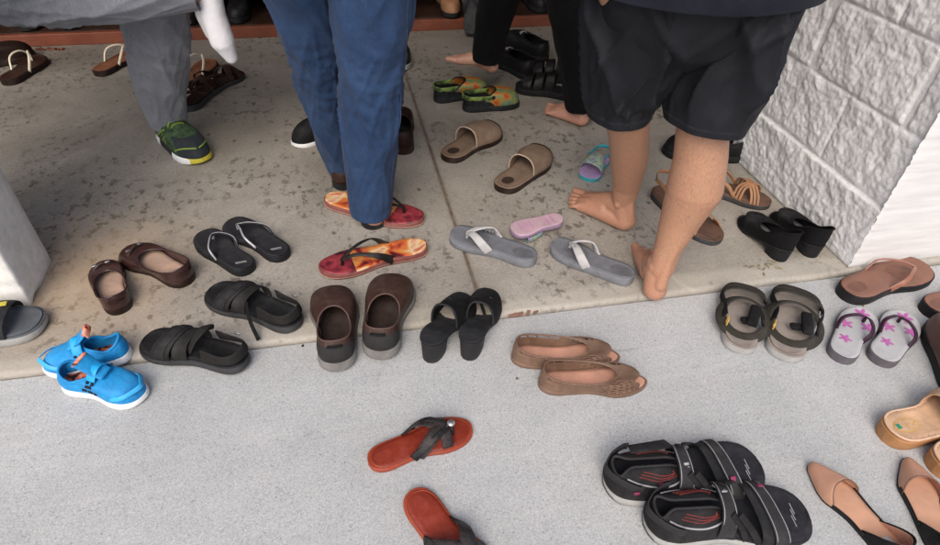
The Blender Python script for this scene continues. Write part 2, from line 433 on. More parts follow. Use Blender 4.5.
def make_upper(bm, la, o=(.03, .55), ow=.36, hts=((0, .055), (.5, .045), (1, .045)), toeh=.035, heel_in=.008, K=9, n=30, cut=None, mi=None, wide=None, toe_full=1.15, grow=1.0, bulge=1.0, holes=None):
    """closed upper lofted from the footprint to the opening; returns the topline loop"""
    st = us(n)
    loop = [(q, 1) for q in st] + [(q, -1) for q in reversed(st[1:-1])]
    ow_t = wide or [(0, 0), (.012, .3), (.05, .58), (.12, .8), (.3, .97), (.5, 1.0), (.72, .92), (.88, .68), (.96, .42), (.99, .22), (1, 0)]
    rings = [[] for _ in range(K + 1)]
    hm = [(0, .75), (.4, .72), (.62, .72), (.8, 1.0), (1, 1.0)]
    for q, sg in loop:
        B = Vector((q * la.L * grow + (1 - grow) * .5 * la.L, sg * la.hw(q, sg) * grow, la.zt(q) - .003))
        T = Vector(((o[0] + (o[1] - o[0]) * q) * la.L, sg * interp(ow_t, q) * ow * la.W * .5, 0))
        T.z = la.zt(o[0] + (o[1] - o[0]) * q) + interp(hts, q)
        hT = T.z - B.z
        toe_mix = max(0.0, min(1.0, (q - .5) / .35)); toe_mix = toe_mix * toe_mix * (3 - 2 * toe_mix)
        mz = (1 - toe_mix) * hT * .55 + toe_mix * toeh * toe_full
        Mx = B.lerp(T, .06 * (1 - toe_mix) + .02 * toe_mix); Mx.z = B.z + mz
        Mx.y = B.y * (1 + .10 * (1 - toe_mix) * bulge) + (T.y - B.y) * .04
        if q < .08: Mx.x = B.x - .004 * bulge
        M2 = B.lerp(T, .45); M2.z = B.z + ((1 - toe_mix) * hT * .85 + toe_mix * toeh * 1.22)
        for i in range(K + 1):
            v = i / K
            p = B * (1 - v) ** 3 + Mx * (3 * v * (1 - v) ** 2) + M2 * (3 * v * v * (1 - v)) + T * v ** 3
            rings[i].append(p)
    N_ = len(loop)
    def info(j): return loop[j]
    grid(bm, rings, close=True, mi=(lambda i, j: mi(info(j)[0], (i + .5) / K, info(j)[1])) if mi else None,
         skip=(lambda i, j: (cut and cut(info(j)[0], (i + .5) / K, info(j)[1])) or (holes and holes(i, j, info(j)[0]))) if (cut or holes) else None)
    return rings[K]

def decal(bm, pts, z, mi=0):
    vs = [bm.verts.new(Vector((x, y, z if not callable(z) else z(x, y)))) for x, y in pts]
    try: bm.faces.new(vs).material_index = mi
    except ValueError: pass

def ell(cx, cy, a, b, rot=0, n=18):
    return [(cx + a * math.cos(t) * math.cos(rot) - b * math.sin(t) * math.sin(rot), cy + a * math.cos(t) * math.sin(rot) + b * math.sin(t) * math.cos(rot)) for t in (2 * PI * i / n for i in range(n))]

def frame_ring(bm, c, a, b, r, rot=Matrix.Identity(3), mi=0):
    pts = [Vector(c) + rot @ Vector((sx * a, sy * b, 0)) for sx, sy in ((1, 1), (-1, 1), (-1, -1), (1, -1))]
    q = []
    for i in range(4):
        q += [pts[i].lerp(pts[(i + 1) % 4], .12), pts[i].lerp(pts[(i + 1) % 4], .5), pts[i].lerp(pts[(i + 1) % 4], .88)]
    tube(bm, q, r, n=24, k=6, closed=True, mi=mi)

# ------------------------------------------------------------------ palette
BLACK_RUBBER = M('black_rubber', (.022, .022, .024), .62, .3, 30, .3, 500)
BLACK_LEATHER = M('black_leather', (.016, .0155, .016), .45, .35, 30, .35, 420)
BLACK_FABRIC = M('black_fabric', (.013, .013, .014), .9, .4, 40, .5, 900)
CHARCOAL = M('charcoal_webbing', (.040, .041, .045), .8, .3, 40, .5, 700)
DARK_GREY = M('dark_grey_rubber', (.075, .075, .078), .75, .25, 30, .3, 500)
MID_GREY = M('grey_foam', (.145, .15, .165), .7, .16, 30, .3, 400)
SOLE_GREY = M('pale_grey_rubber', (.34, .335, .32), .7, .2, 30, .3, 400)
LIGHT_GREY = M('light_grey_strap', (.42, .41, .40), .55, .15, 40, .3, 500)
SILVER = M('silver_trim', (.40, .40, .415), .35, .12, 60, .15, 500, metal=.3)
METAL = M('brushed_metal', (.55, .54, .52), .3, .2, 60, .1, 500, metal=.9)
WHITE_RUBBER = M('white_rubber', (.74, .74, .73), .55, .08, 30, .2, 400)
BROWN_LEATHER = M('brown_leather', (.078, .040, .030), .48, .32, 22, .4, 300)
BROWN_DARK = M('dark_brown_leather', (.032, .016, .012), .5, .35, 25, .4, 300)
BROWN_MID = M('mid_brown_leather', (.15, .075, .045), .5, .28, 22, .35, 300)
MAROON = M('maroon_patent', (.036, .014, .012), .28, .3, 20, .12, 200, spec=.6)
INSOLE_TAN = M('tan_insole', (.40, .27, .20), .75, .22, 18, .25, 300)
INSOLE_BROWN = M('brown_insole', (.115, .062, .04), .7, .35, 18, .25, 300)
TAN_LEATHER = M('tan_leather', (.31, .155, .075), .55, .25, 25, .35, 300)
COPPER = M('copper_brown_footbed', (.205, .095, .062), .55, .15, 25, .25, 350)
RED_LEATHER = M('red_leather', (.20, .026, .012), .4, .3, 22, .3, 260)
RED_EDGE = M('red_leather_edge', (.28, .045, .018), .45, .2, 30, .2, 260)
BLUE_MESH = M('blue_mesh', (.006, .20, .50), .6, .16, 30, .5, 700, rgb2=(.012, .28, .60))
BLUE_DARK = M('navy_marking', (.006, .012, .03), .6, .2, 30, .2, 500)
ORANGE_LINING = mat_print('orange_black_lining', [(.42, (.015, .01, .01)), (.5, (.75, .16, .07)), (.62, (.82, .35, .22))], 55, .8, .8)
GREEN_MESH = M('dark_green_mesh', (.028, .045, .03), .75, .4, 60, .6, 700, rgb2=(.05, .09, .04))
LIME = M('lime_trim', (.17, .26, .035), .55, .15, 40, .2, 500)
YELLOW = M('yellow_rubber', (.48, .42, .035), .55, .12, 40, .2, 500)
NUDE = M('nude_leather', (.46, .245, .16), .42, .12, 18, .2, 300)
NUDE_IN = M('nude_insole', (.52, .285, .18), .55, .14, 18, .15, 300)
TAN_SUEDE = M('tan_suede', (.52, .33, .20), .85, .2, 25, .5, 600)
CORK = M('caramel_rubber', (.36, .175, .07), .6, .2, 40, .3, 300)
CREAM = M('cream_strap', (.72, .64, .50), .5, .1, 40, .2, 400)
PALE_FOOTBED = M('pale_grey_footbed', (.40, .40, .405), .6, .12, 20, .25, 350)
MAGENTA = M('magenta_print', (.42, .10, .33), .6, .25, 60, .1, 400)
PURPLE_STRAP = M('dark_purple_strap', (.06, .022, .045), .45, .25, 30, .2, 400)
PINK_FOAM = M('pink_foam', (.44, .30, .34), .75, .14, 22, .3, 300)
TEAL = M('teal_rubber', (.04, .30, .33), .55, .2, 30, .2, 300)
TROPIC = mat_print('tropical_print', [(.32, (.02, .008, .010)), (.40, (.20, .02, .015)), (.46, (.52, .10, .03)), (.54, (.60, .25, .06)), (.60, (.66, .50, .30)), (.68, (.50, .11, .05))], 13, .8, .45, 3.1)
TROPIC_RED = mat_print('crimson_print', [(.35, (.03, .008, .012)), (.5, (.19, .02, .03)), (.62, (.30, .04, .05))], 22, 1.4, .45, 1.3)
CLOG_PRINT = mat_print('orange_mint_print', [(.36, (.10, .17, .11)), (.46, (.20, .22, .07)), (.54, (.45, .14, .015)), (.66, (.34, .05, .012))], 24, .8, .5, 5.0)
CLOG_LIME = mat_print('lime_print', [(.38, (.03, .05, .02)), (.48, (.11, .18, .03)), (.62, (.20, .27, .06))], 40, .6, .5, 2.0)
KIDS_PRINT = mat_print('pastel_print', [(.32, (.30, .04, .12)), (.42, (.08, .26, .34)), (.50, (.42, .42, .22)), (.58, (.14, .28, .20)), (.68, (.26, .14, .38))], 60, .5, .5, 4.0)
PERF = M('bronze_suede', (.15, .088, .055), .6, .3, 26, .3, 400)
BRONZE = M('bronze_leather', (.17, .10, .065), .45, .25, 25, .25, 300)
ROSE_IN = M('rose_insole', (.50, .26, .18), .6, .2, 14, .2, 300)
KHAKI = M('khaki_webbing', (.052, .046, .036), .85, .3, 50, .5, 700)
KHAKI_BED = M('taupe_footbed', (.25, .215, .185), .8, .2, 26, .4, 300)
HIKE_BED = M('slate_footbed', (.030, .030, .038), .8, .25, 26, .4, 300)
RED_PRINT = M('dull_red_marking', (.13, .018, .014), .6, .2, 40, .1, 400)
PINK_TAB = M('pink_tab', (.22, .022, .075), .6, .1, 40, .1, 400)
GREY_PRINT = M('grey_marking', (.30, .30, .31), .6, .1, 40, .1, 400)
GOLD = M('gold_print', (.55, .34, .08), .5, .1, 40, .1, 400)
GREEN_TAB = M('green_tab', (.02, .22, .13), .6, .1, 40, .1, 400)
MULE_BROWN = M('taupe_brown_nubuck', (.185, .125, .083), .85, .22, 22, .5, 500)
MULE_BED = M('brown_footbed', (.165, .112, .076), .75, .26, 22, .35, 300)
STITCH = M('pale_edge_stitch', (.42, .33, .25), .8, .1, 40, .2, 400)

# ------------------------------------------------------------------ footwear builders (each builds the parts under a root at the heel)
def place(name, heel, toe, z=0.0, tilt=(0, 0)):
    """empty at the heel end of a shoe lying between two photo pixels on the ground; returns root and length"""
    a = P(*heel, z + .008); b = P(*toe, z + .008); d = b - a
    r = empty(name, Vector((a.x, a.y, z)), math.atan2(d.y, d.x), tilt)
    return r, d.length

def thong(root, L, W, side, bed, edge, strap, zt=.018, u_post=.80, u_end=.40, sw=(.010, .016), hgt=.036, toe='broad', thick=.004, bedk=.95, strap_edge=None, lift=0.0, bed_mats=None, marks=None, wide_mid=None, zb=0.0, worn=None):
    la = Last(L, W, side, toe, [(0, zt + .004), (.3, zt + .002), (.6, zt - .003), (.85, zt - .002), (1, zt + .004)], [(0, .0), (.85, zb), (1, zb + .004)])
    bm = bmesh.new(); make_sole(bm, la, flare=1.0, er=.0025); obj('sole', bm, [edge, edge], root)
    bm = bmesh.new(); footbed(bm, la, bedk, .0012, cup=.0022)
    if marks: marks(bm, la)
    mts = [bed] + (bed_mats or [])
    if worn:
        mts.append(worn); wi = len(mts) - 1
        for cu, cy, a_, b_ in ((.15, 0, .030, .021), (.70, .12 * side, .036, .028), (.66, -.28 * side, .026, .018)):
            decal(bm, [(cu * L + x, cy * W * .5 + y) for x, y in [(a_ * math.cos(t) * (1 + .12 * math.sin(3 * t)), b_ * math.sin(t) * (1 + .1 * math.cos(2 * t))) for t in [2 * PI * i / 22 for i in range(22)]]], lambda x, y: la.zt(x / L) + .0019, wi)
    obj('footbed', bm, mts, root)
    yp = .10 * W * side
    top = Vector((u_post * L, yp, la.zt(u_post) + hgt * .55 + lift * .5))
    bm = bmesh.new()
    tube(bm, [(u_post * L, yp, la.zt(u_post)), (u_post * L - .002, yp, la.zt(u_post) + hgt * .3), top], .0042, n=8, k=8)
    obj('toe_post', bm, strap_edge or strap, root)
    for sg in (1, -1):
        e = Vector((u_end * L, sg * la.hw(u_end, sg) * .93, la.zt(u_end) - .001))
        m1 = top.lerp(e, .33); m1.z = la.zt(.7) + hgt * .95 + lift; m1.y += sg * W * .06
        m2 = top.lerp(e, .72); m2.z = la.zt(.5) + hgt * .75 + lift * .8; m2.y += sg * W * .13
        bm = bmesh.new()
        ax = lambda p: Vector((p.x, 0, la.zt(.5) - .022))
        wt = wide_mid or [(0, sw[0]), (.3, sw[0] * 1.1), (1, sw[1])]
        ribbon(bm, [top - Vector((0, sg * .001, .001)), m1, m2, e + Vector((-.002, 0, -.004))], wt, thick, axis=ax, n=24)
        s_ = obj('strap', bm, strap, root)
        if strap_edge:
            bm = bmesh.new(); up = Vector((0, 0, .0022))
            ribbon(bm, [top + up, m1 + up + Vector((0, sg * .001, 0)), m2 + up * .6 + Vector((0, sg * .002, 0)), e + Vector((-.002, sg * .001, -.002))], [(0, sw[0] * .45), (1, sw[1] * .4)], thick * .5, axis=ax, n=24)
            obj('strap_piping', bm, strap_edge, s_)
    return la

def collar(loop, r, mat, parent, name='collar', sel=None, closed=True):
    pts = loop[::2]
    bm = bmesh.new(); tube(bm, pts, r, n=len(pts) * 2, k=6, closed=closed); return obj(name, bm, mat, parent)

def closed_shoe(root, L, W, side, upper, sole, insole, toe='round', zt=.022, zb=0.0, o=(.04, .55), ow=.8, hts=((0, .062), (.45, .045), (1, .05)), toeh=.04, mats=None, mi=None, cut=None, thick=.0025, coll=None, grow=.985, flare=1.0, ridge=0.0, sole_n='sole', insole_z=.0012, wide=None, sole_mats=None, coll_r=.0022, er=.003, bulge=1.0, holes=None, K=9, n=30):
    la = Last(L, W, side, toe, zt, zb)
    bm = bmesh.new(); make_sole(bm, la, flare=flare, er=er, ridge=ridge); obj(sole_n, bm, sole_mats or [sole, sole], root)
    bm = bmesh.new(); footbed(bm, la, .90, insole_z); obj('insole', bm, insole, root)
    bm = bmesh.new(); loop = make_upper(bm, la, o, ow, hts, toeh, mi=mi, cut=cut, grow=grow, wide=wide, bulge=bulge, holes=holes, K=K, n=n)
    up = obj('upper', bm, mats or [upper], root, solid=thick, off=-1, sub=1)
    if coll: collar(loop, coll_r, coll, up)
    return la, up

def block_heel(bm, la, u1=.24, taper=.82, k=.95):
    zt = la.zb(.08) + .002
    outl = []
    for q in us(14):
        u = q * u1; outl.append((u * la.L, la.hw(u, 1) * k))
    back = [(q * u1 * la.L, -la.hw(q * u1, -1) * k) for q in reversed(us(14))][:-1]
    ring = outl + back
    cx = u1 * la.L * .45
    rows = []
    for t in (1.0, .8, .5, .2, .02, 0):
        s_ = taper + (1 - taper) * t if t > .01 else taper * .97
        rows.append([Vector((cx + (x - cx) * s_, y * s_, zt * t if t < .99 else la.zb(min(.24, max(0, x / la.L))) + .002)) for x, y in ring])
    vs = grid(bm, rows, close=True)
    bm.faces.new(vs[-1])

def strap_band(root, name, la, uL, uR, h, mat, thick=.003, edge=None, **kw):
    bm = bmesh.new(); rows = band(bm, la, uL, uR, h, **kw); o = obj(name, bm, mat, root, solid=thick, off=0, sub=1)
    if edge:
        for r in (rows[1], rows[-2]):
            bm = bmesh.new(); tube(bm, [p + Vector((0, 0, thick * .55)) for p in r[2:-2]], .0008, n=40, k=5); obj('edge_stitching', bm, edge, o)
    return o

def heel_loop(root, la, mat, z=.045, u=.30, w=.018, thick=.003, name='heel_strap', back=-.01, zside=None):
    zs = z if zside is None else zside
    pts = [Vector((u * la.L, la.hw(u, 1) * .98, la.zt(u) + zs)), Vector((.12 * la.L, la.hw(.12, 1) * .98, la.zt(.1) + z)), Vector((.03 * la.L, la.hw(.03, 1) * .9, la.zt(0) + z * 1.03)),
           Vector((back * la.L, 0, la.zt(0) + z * 1.05)),
           Vector((.03 * la.L, -la.hw(.03, -1) * .9, la.zt(0) + z * 1.03)), Vector((.12 * la.L, -la.hw(.12, -1) * .98, la.zt(.1) + z)), Vector((u * la.L, -la.hw(u, -1) * .98, la.zt(u) + zs))]
    bm = bmesh.new(); ribbon(bm, pts, w, thick, axis=lambda p: Vector((.2 * la.L, 0, p.z)), n=42); return obj(name, bm, mat, root)

from mathutils.bvhtree import BVHTree
def snap(o, p, c, off=.0008):
    """move p (root space) onto the skin of part o, seen from the foot axis through c"""
    if 'bvh' not in BV.setdefault(o.name, {}):
        me = o.data; BV[o.name]['bvh'] = BVHTree.FromPolygons([v.co.copy() for v in me.vertices], [tuple(q.vertices) for q in me.polygons])
    a = Vector((p.x, c.y, c.z)); d = p - a
    if d.length < 1e-6: return p
    d.normalize(); h = BV[o.name]['bvh'].ray_cast(a + d * .2, -d)
    return h[0] + d * off if h[0] is not None else p
BV = {}
THINGS = []
def T(o, label, cat, group=None):
    setp(o, label, cat, group); THINGS.append(o); return o
# ================================================================== SETTING
def slab(name, poly, z0, z1, mat, kind='structure', bevel=.004):
    bm = bmesh.new()
    bot = [bm.verts.new((x, y, z0)) for x, y in poly]; top = [bm.verts.new((x, y, z1)) for x, y in poly]
    bm.faces.new(top); bm.faces.new(bot[::-1])
    for i in range(len(poly)):
        j = (i + 1) % len(poly); bm.faces.new((bot[i], bot[j], top[j], top[i]))
    o = obj(name, bm, mat, smooth=False, bevel=bevel); setp(o, kind=kind); return o

SIDE_MAT = mat_sidewalk(); PORCH_MAT = mat_platform()
def edge_y(x): return 1.033 - .012 * x
# porch slab in two pours with a joint between them, its lip a little above the walk
JX = lambda y: .304
bm = bmesh.new()
def rough_edge_slab(name, x0, x1, y1):
    bm = bmesh.new()
    xs = [x0]
    step = .012
    while xs[-1] < x1 - 1e-6: xs.append(min(x1, xs[-1] + (step if -1.6 < xs[-1] < 2.2 else .3)))
    rows = []
    for x in xs:
        n = noise.noise(Vector((x * 9, 1.3, 0))) * .0035 + noise.noise(Vector((x * 55, 4.3, 0))) * .0016
        n2 = noise.noise(Vector((x * 14, 7.7, 0))) * .002
        ye = edge_y(x) + n
        rows.append([Vector((x, ye + .002, -.05)), Vector((x, ye, -.012)), Vector((x, ye + .001, -.006)), Vector((x, ye + .004 + abs(n2), -.0015)), Vector((x, ye + .012 + abs(n2) * 2, 0)), Vector((x, ye + .14, 0)), Vector((x, y1, 0)), Vector((x, y1, -.05))])
    grid(bm, rows)
    for e in (rows[0], rows[-1]):
        pass
    return setp(obj(name, bm, PORCH_MAT, smooth=True), kind='structure')
rough_edge_slab('porch_floor', -6.0, JX(1) - .0045, 5.2)
rough_edge_slab('porch_floor', JX(1) + .0045, 6.0, 5.2)
setp(obj('joint_filler', (lambda b: (add_box(b, (JX(1), 3.1, -.012), (.03, 4.1, .014)), b)[1])(bmesh.new()), M('joint_dirt', (.16, .125, .095), .95, .4, 40, .4, 200), smooth=False), kind='structure')
bm = bmesh.new()
vs = [bm.verts.new((x, y, SIDEWALK_Z)) for x, y in ((-30, -30), (30, -30), (30, edge_y(30) - .006), (-30, edge_y(-30) - .006))]; bm.faces.new(vs)
setp(obj('sidewalk', bm, SIDE_MAT, smooth=False), kind='structure')
bm = bmesh.new()
vs = [bm.verts.new((x, y, -.07)) for x, y in ((-300, -300), (300, -300), (300, 300), (-300, 300))]; bm.faces.new(vs)
setp(obj('ground', bm, M('ground_earth', (.2, .19, .17), .9, .2, 3, 0), smooth=False), kind='structure')

# --- right pillar of split-face blocks, painted white
SPLIT = mat_block('split_face_white', (.82, .82, .815), 140, .38, dirt=.22, dirt_rgb=(.56, .50, .38))
BRUSHED = mat_block('brushed_white_paint', (.70, .69, .67), 26, .45, stretch=(.14, .3, 1.6), dirt=.4, dirt_rgb=(.60, .55, .46))
MORTAR = M('mortar_grey', (.72, .72, .71), .85, .12, 60, .3, 200)
px0, py0, py1 = 1.372, 1.03, 1.655
pillar = empty('block_pillar', (px0, py0, 0))
T(pillar, 'white painted pillar of rough split-face concrete blocks on the right', 'pillar')
def face_side():
    bm = bmesh.new(); CH = .2; rows = []; ny = 150
    zs = []
    for c in range(13):
        for k in (0, .02, .045, .09, .16, .25, .35, .45, .55, .65, .75, .84, .91, .955, .98): zs.append((c, k))
    fine = []
    for c in range(13):
        m_ = 46 if c < 5 else 8
        for k in range(m_): fine.append((c, k / m_))
    fine.append((12, 1.0))
    for c, k in fine:
        z = (c + k) * CH; r = []
        joints = {0: [1.05], 1: [.42], 2: [.70, .12], 3: [.36], 4: [.66]}.get(c, [.42 if c % 2 else .1])
        y_end = py1 + (.02 if c == 0 else .005 * ((c * 7) % 3)) - py0
        for j in range(ny + 1):
            y = y_end * j / ny
            p = Vector((0, y * 1.0, z))
            d = noise.noise(p * 11 + Vector((c * 9.1, 0, 0))) * .005 + noise.noise(p * 34 + Vector((c * 3.3, 0, 0))) * .0034 + noise.noise(p * 80) * .0024 + noise.noise(p * 170) * .0016
            ez = min(k, 1 - k) * CH; dj = min([abs(y - q * .64) for q in joints] + [9]) - (.006 if c == 2 else 0)
            e = min(ez, max(dj, 0), max(0, y_end - y) * 1.2 + .002)
            lift = .0055 * (1 - math.exp(-e / .005)) if e > 0 else 0
            if ez < .004: lift = 0; d *= .15
            if dj < .004: lift = .001; d *= .2
            fy = min(1, y / .02)
            if c == 0: lift += .010
            r.append(Vector((px0 + .012 - (lift + max(-.006, d) * fy * min(1, ez / .01)), py0 + y, z)))
        rows.append(r)
    grid(bm, rows); return bm
side_mesh = obj('split_face_side', face_side(), SPLIT, None)
side_mesh.parent = pillar; side_mesh.matrix_parent_inverse = Matrix.Translation((-px0, -py0, 0))
def face_front():
    bm = bmesh.new(); rows = []; nx = 70
    zs = [0, .004]; z = .004
    while z < .8: z += .008; zs.append(z)
    while z < 2.6: z += .05; zs.append(z)
    for z in zs:
        r = []
        for j in range(nx + 1):
            x = 3.2 * (j / nx) ** 2.2
            c = (z / .2) % 1
            jn = .003 * math.exp(-(min(c, 1 - c) * .2 / .004) ** 2)
            d = noise.noise(Vector((x * 3, z * 30, 2))) * .0016 + noise.noise(Vector((x * 12, z * 120, 8))) * .0010
            edge = .004 * math.exp(-x / .008) * (.6 + noise.noise(Vector((3, 1, z * 90))))
            xx = px0 + x - ((.006 * noise.noise(Vector((0, 5, z * 70))) + .004 * noise.noise(Vector((0, 9, z * 160))) + .003) if j == 0 else 0)
            r.append(Vector((xx, py0 - .002 + d + jn + edge, z)))
        rows.append(r)
    grid(bm, rows); return bm
f_ = obj('painted_front', face_front(), BRUSHED, None); f_.parent = pillar; f_.matrix_parent_inverse = Matrix.Translation((-px0, -py0, 0))
bm = bmesh.new(); add_box(bm, (px0 + 1.64, (py0 + py1) / 2 + .012, 1.3), (3.22, py1 - py0 - .03, 2.6))
f_ = obj('block_core', bm, MORTAR, None, smooth=False); f_.parent = pillar; f_.matrix_parent_inverse = Matrix.Translation((-px0, -py0, 0))
# --- left wall end, smooth and cream painted
CREAM_WALL = mat_block('cream_paint', (.86, .84, .78), 40, .25, dirt=.35, dirt_rgb=(.52, .42, .28))
bm = bmesh.new()
wx = -.795; wy0, wy1 = 1.262, 1.436
rows = []
nz = 90
for i in range(nz + 1):
    z = 2.6 * (i / nz) ** 1.6
    ch = .008 * math.exp(-z / .012)
    r = []
    pts = [(-1.30, wy0)] + [(wx - .25 + .22 * t, wy0) for t in (0, .2, .4, .6, .8, .92, 1)] + [(wx - .005, wy0 + .001), (wx - .0015, wy0 + .004), (wx, wy0 + .010)] + [(wx, wy0 + .010 + (wy1 - wy0 - .013) * t) for t in (.2, .4, .6, .8, 1)] + [(wx - .002, wy1), (wx - .4, wy1), (-1.30, wy1)]
    for k, (x, y) in enumerate(pts):
        nn = noise.noise(Vector((x * 30, y * 30, z * 30))) * .002 * math.exp(-z / .05) + noise.noise(Vector((x * 12, y * 12, z * 12))) * .0006
        if 6 <= k <= 11: nn += -max(0, noise.noise(Vector((4, y * 25, z * 34))) - .2) * .030 * math.exp(-z / .07)
        c_ = min(1, max(0, (x - wx + .2) / .2))
        r.append(Vector((x + nn * 1.2 * c_ - ch * .25 * c_, y + (-nn if y < wy0 + .02 else 0) + (ch * .3 if y < wy0 + .02 else 0), z)))
    rows.append(r)
grid(bm, rows, close=True)
lw = empty('wall_end', (wx, wy0, 0)); T(lw, 'cream painted wall end with chipped bottom corner at the left edge', 'wall')
f_ = obj('painted_wall', bm, CREAM_WALL); f_.parent = lw; f_.matrix_parent_inverse = Matrix.Translation((-wx, -wy0, 0))
# --- the porch around: back wall, side walls, roof (mostly out of the picture, they shade the porch)
def wall_box(name, c, s, mat, label, cat):
    bm = bmesh.new(); add_box(bm, (0, 0, 0), s); o = obj(name, bm, mat, smooth=False, bevel=.004); o.location = c; T(o, label, cat); return o
WALL_IN = M('inner_wall_paint', (.30, .26, .21), .8, .12, 6, .2, 150)
wall_box('back_wall', (0, 3.75, 1.3), (9.0, .2, 2.6), WALL_IN, 'dark interior back wall behind the wooden shoe rack', 'wall')
wall_box('porch_roof', (0, 2.93, 2.74), (9.0, 2.44, .24), WALL_IN, 'flat roof sheltering the porch floor above everybody', 'roof')
wall_box('porch_side_wall', (3.6, 2.70, 1.3), (.2, 1.85, 2.6), WALL_IN, 'porch side wall beyond the rough white block pillar', 'wall')
# --- wooden shoe rack along the back
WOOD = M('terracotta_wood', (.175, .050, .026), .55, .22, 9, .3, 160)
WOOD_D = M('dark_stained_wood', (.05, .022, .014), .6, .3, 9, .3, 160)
rack = empty('shoe_rack', (.3, 3.04, 0)); T(rack, 'long red-brown wooden shoe rack along the back of the porch', 'shoe rack')
bm = bmesh.new(); add_box(bm, (0, .01, .026), (5.8, .025, .052)); obj('kick_board', bm, WOOD, rack, smooth=False, bevel=.003)
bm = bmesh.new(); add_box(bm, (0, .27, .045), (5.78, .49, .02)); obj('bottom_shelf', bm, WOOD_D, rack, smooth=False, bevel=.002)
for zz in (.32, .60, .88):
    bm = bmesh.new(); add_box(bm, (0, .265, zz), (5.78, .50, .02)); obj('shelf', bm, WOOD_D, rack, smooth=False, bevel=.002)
for xx in (-2.85, -1.9, -.95, .03, .97, 1.93, 2.85):
    bm = bmesh.new(); add_box(bm, (xx, .27, .47), (.028, .49, .836)); obj('upright', bm, WOOD, rack, smooth=False, bevel=.002)
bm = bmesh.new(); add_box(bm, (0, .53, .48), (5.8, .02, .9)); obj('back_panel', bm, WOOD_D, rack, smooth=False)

# ================================================================== FOOTWEAR
SW = SIDEWALK_Z
def W_(L, k=.37): return L * k
# ---- brown slip-on loafers on the edge
def loafer(root, L, side, rear=True, up=BROWN_LEATHER, sole=M('taupe_rubber', (.17, .16, .15), .75, .25, 30, .3, 400)):
    def mi(u, v, sg):
        if u < .17 and v < .62: return 1
        if u > .55 and v < .10: return 2
        return 0
    la, u_ = closed_shoe(root, L, L * .455, side, up, sole, M('shadow_brown_insole', (.05, .03, .023), .8, .3, 20, .3, 300), 'broad', zt=[(0, .026), (.5, .022), (1, .022)], zb=[(0, 0), (.85, 0), (1, .006)], o=(.085, .54), ow=.66,  # insole colour darkened to stand in for shade deep inside the opening
        hts=((0, .054), (.3, .046), (.55, .040), (.8, .050), (1, .056)), toeh=.046, mats=[up, M('charcoal_heel_patch', (.045, .042, .042), .75, .2, 40, .4, 500), M('dark_rand', (.028, .022, .022), .7, .3, 40, .3, 400)], mi=mi, coll=M('brown_collar', (.09, .052, .04), .6, .2, 30, .3, 300), coll_r=.0022, flare=1.05, ridge=.02, thick=.003)
    # stitched apron over the toe and elastic gores beside the opening
    bm = bmesh.new()
    pts = []
    for k in range(13):
        a = -1.15 + 2.3 * k / 12
        t = math.sin(a) * .72; u = .60 + .25 * math.cos(a)
        pts.append(la.pt(u, t, .052 - .024 * max(0, (u - .62) / .25) ** 1.6 - .024 * abs(t) ** 2.4))
    tube(bm, pts, .0014, n=36, k=5); obj('apron_seam', bm, BROWN_DARK, u_)
    for sg in (1, -1):
        bm = bmesh.new()
        ribbon(bm, [la.pt(.44, sg * .70, .047), la.pt(.47, sg * .86, .034), la.pt(.48, sg * .95, .020)], .026, .002, axis=lambda p: Vector((p.x, 0, .03)), n=8)
        obj('elastic_gore', bm, BROWN_DARK, u_)
    bm = bmesh.new(); heel_tab = [la.pt(.03, t, .052) + Vector((-.010, 0, 0)) for t in (-.8, 0, .8)]
    tube(bm, [Vector((.03 * L, -.35 * L * .19, .076)), Vector((.018 * L, 0, .077)), Vector((.03 * L, .35 * L * .19, .076))], .0035, n=10, k=6); obj('heel_roll', bm, BLACK_FABRIC, u_)
    return la
r, L = place('loafer', (338, 369), (334, 296), -.006); loafer(r, L * 1.03, 1)
T(r, 'brown leather slip-on with dark heel patch, left shoe of the pair facing away', 'shoe', 'pair of brown slip-ons on the porch edge')
r, L = place('loafer', (379, 357), (394, 284), -.002); loafer(r, L * 1.03, -1)
T(r, 'brown leather slip-on with dark heel patch, right shoe beside the black heeled mules', 'shoe', 'pair of brown slip-ons on the porch edge')
# ---- brown shoe at the right frame edge
r, L = place('loafer', (962, 402), (940, 326), SW)
closed_shoe(r, .27, .105, -1, BROWN_MID, BLACK_RUBBER, INSOLE_BROWN, 'broad', zt=.026, o=(.05, .5), ow=.64, hts=((0, .05), (.5, .045), (1, .055)), toeh=.055, mats=[M('cocoa_leather', (.095, .05, .036), .5, .2, 20, .3, 300)], coll=BROWN_DARK)
T(r, 'plain dark brown rounded-toe shoe cut off by the right edge', 'shoe')
# ---- maroon patent flats with metal trim on the toe
def maroon_flat(root, L, side):
    la, up = closed_shoe(root, L, L * .40, side, MAROON, BROWN_DARK, INSOLE_TAN, 'round', zt=[(0, .017), (.3, .013), (1, .010)], o=(.03, .70), ow=.83, hts=((0, .040), (.25, .030), (.6, .024), (1, .020)), toeh=.025, coll=MAROON, coll_r=.0022, thick=.002, bulge=.7)
    bm = bmesh.new(); ribbon(bm, [la.pt(.78, .62, .022), la.pt(.80, 0, .0335), la.pt(.78, -.62, .022)], .010, .002, axis=lambda p: Vector((p.x, 0, -.01)), n=14); b_ = obj('toe_strap', bm, MAROON, up)
    bm = bmesh.new()
    for t in (.42, -.32):
        add_box(bm, la.pt(.795, t, .031), (.007, .012, .004))
    obj('metal_trim', bm, METAL, up, bevel=.001)
    bm = bmesh.new(); tube(bm, [la.pt(.20, .99, .019), la.pt(.03, .9, .024), Vector((-.003, 0, .045)), la.pt(.03, -.9, .024), la.pt(.20, -.99, .019)], .0016, n=24, k=6); obj('heel_piping', bm, BROWN_DARK, up)
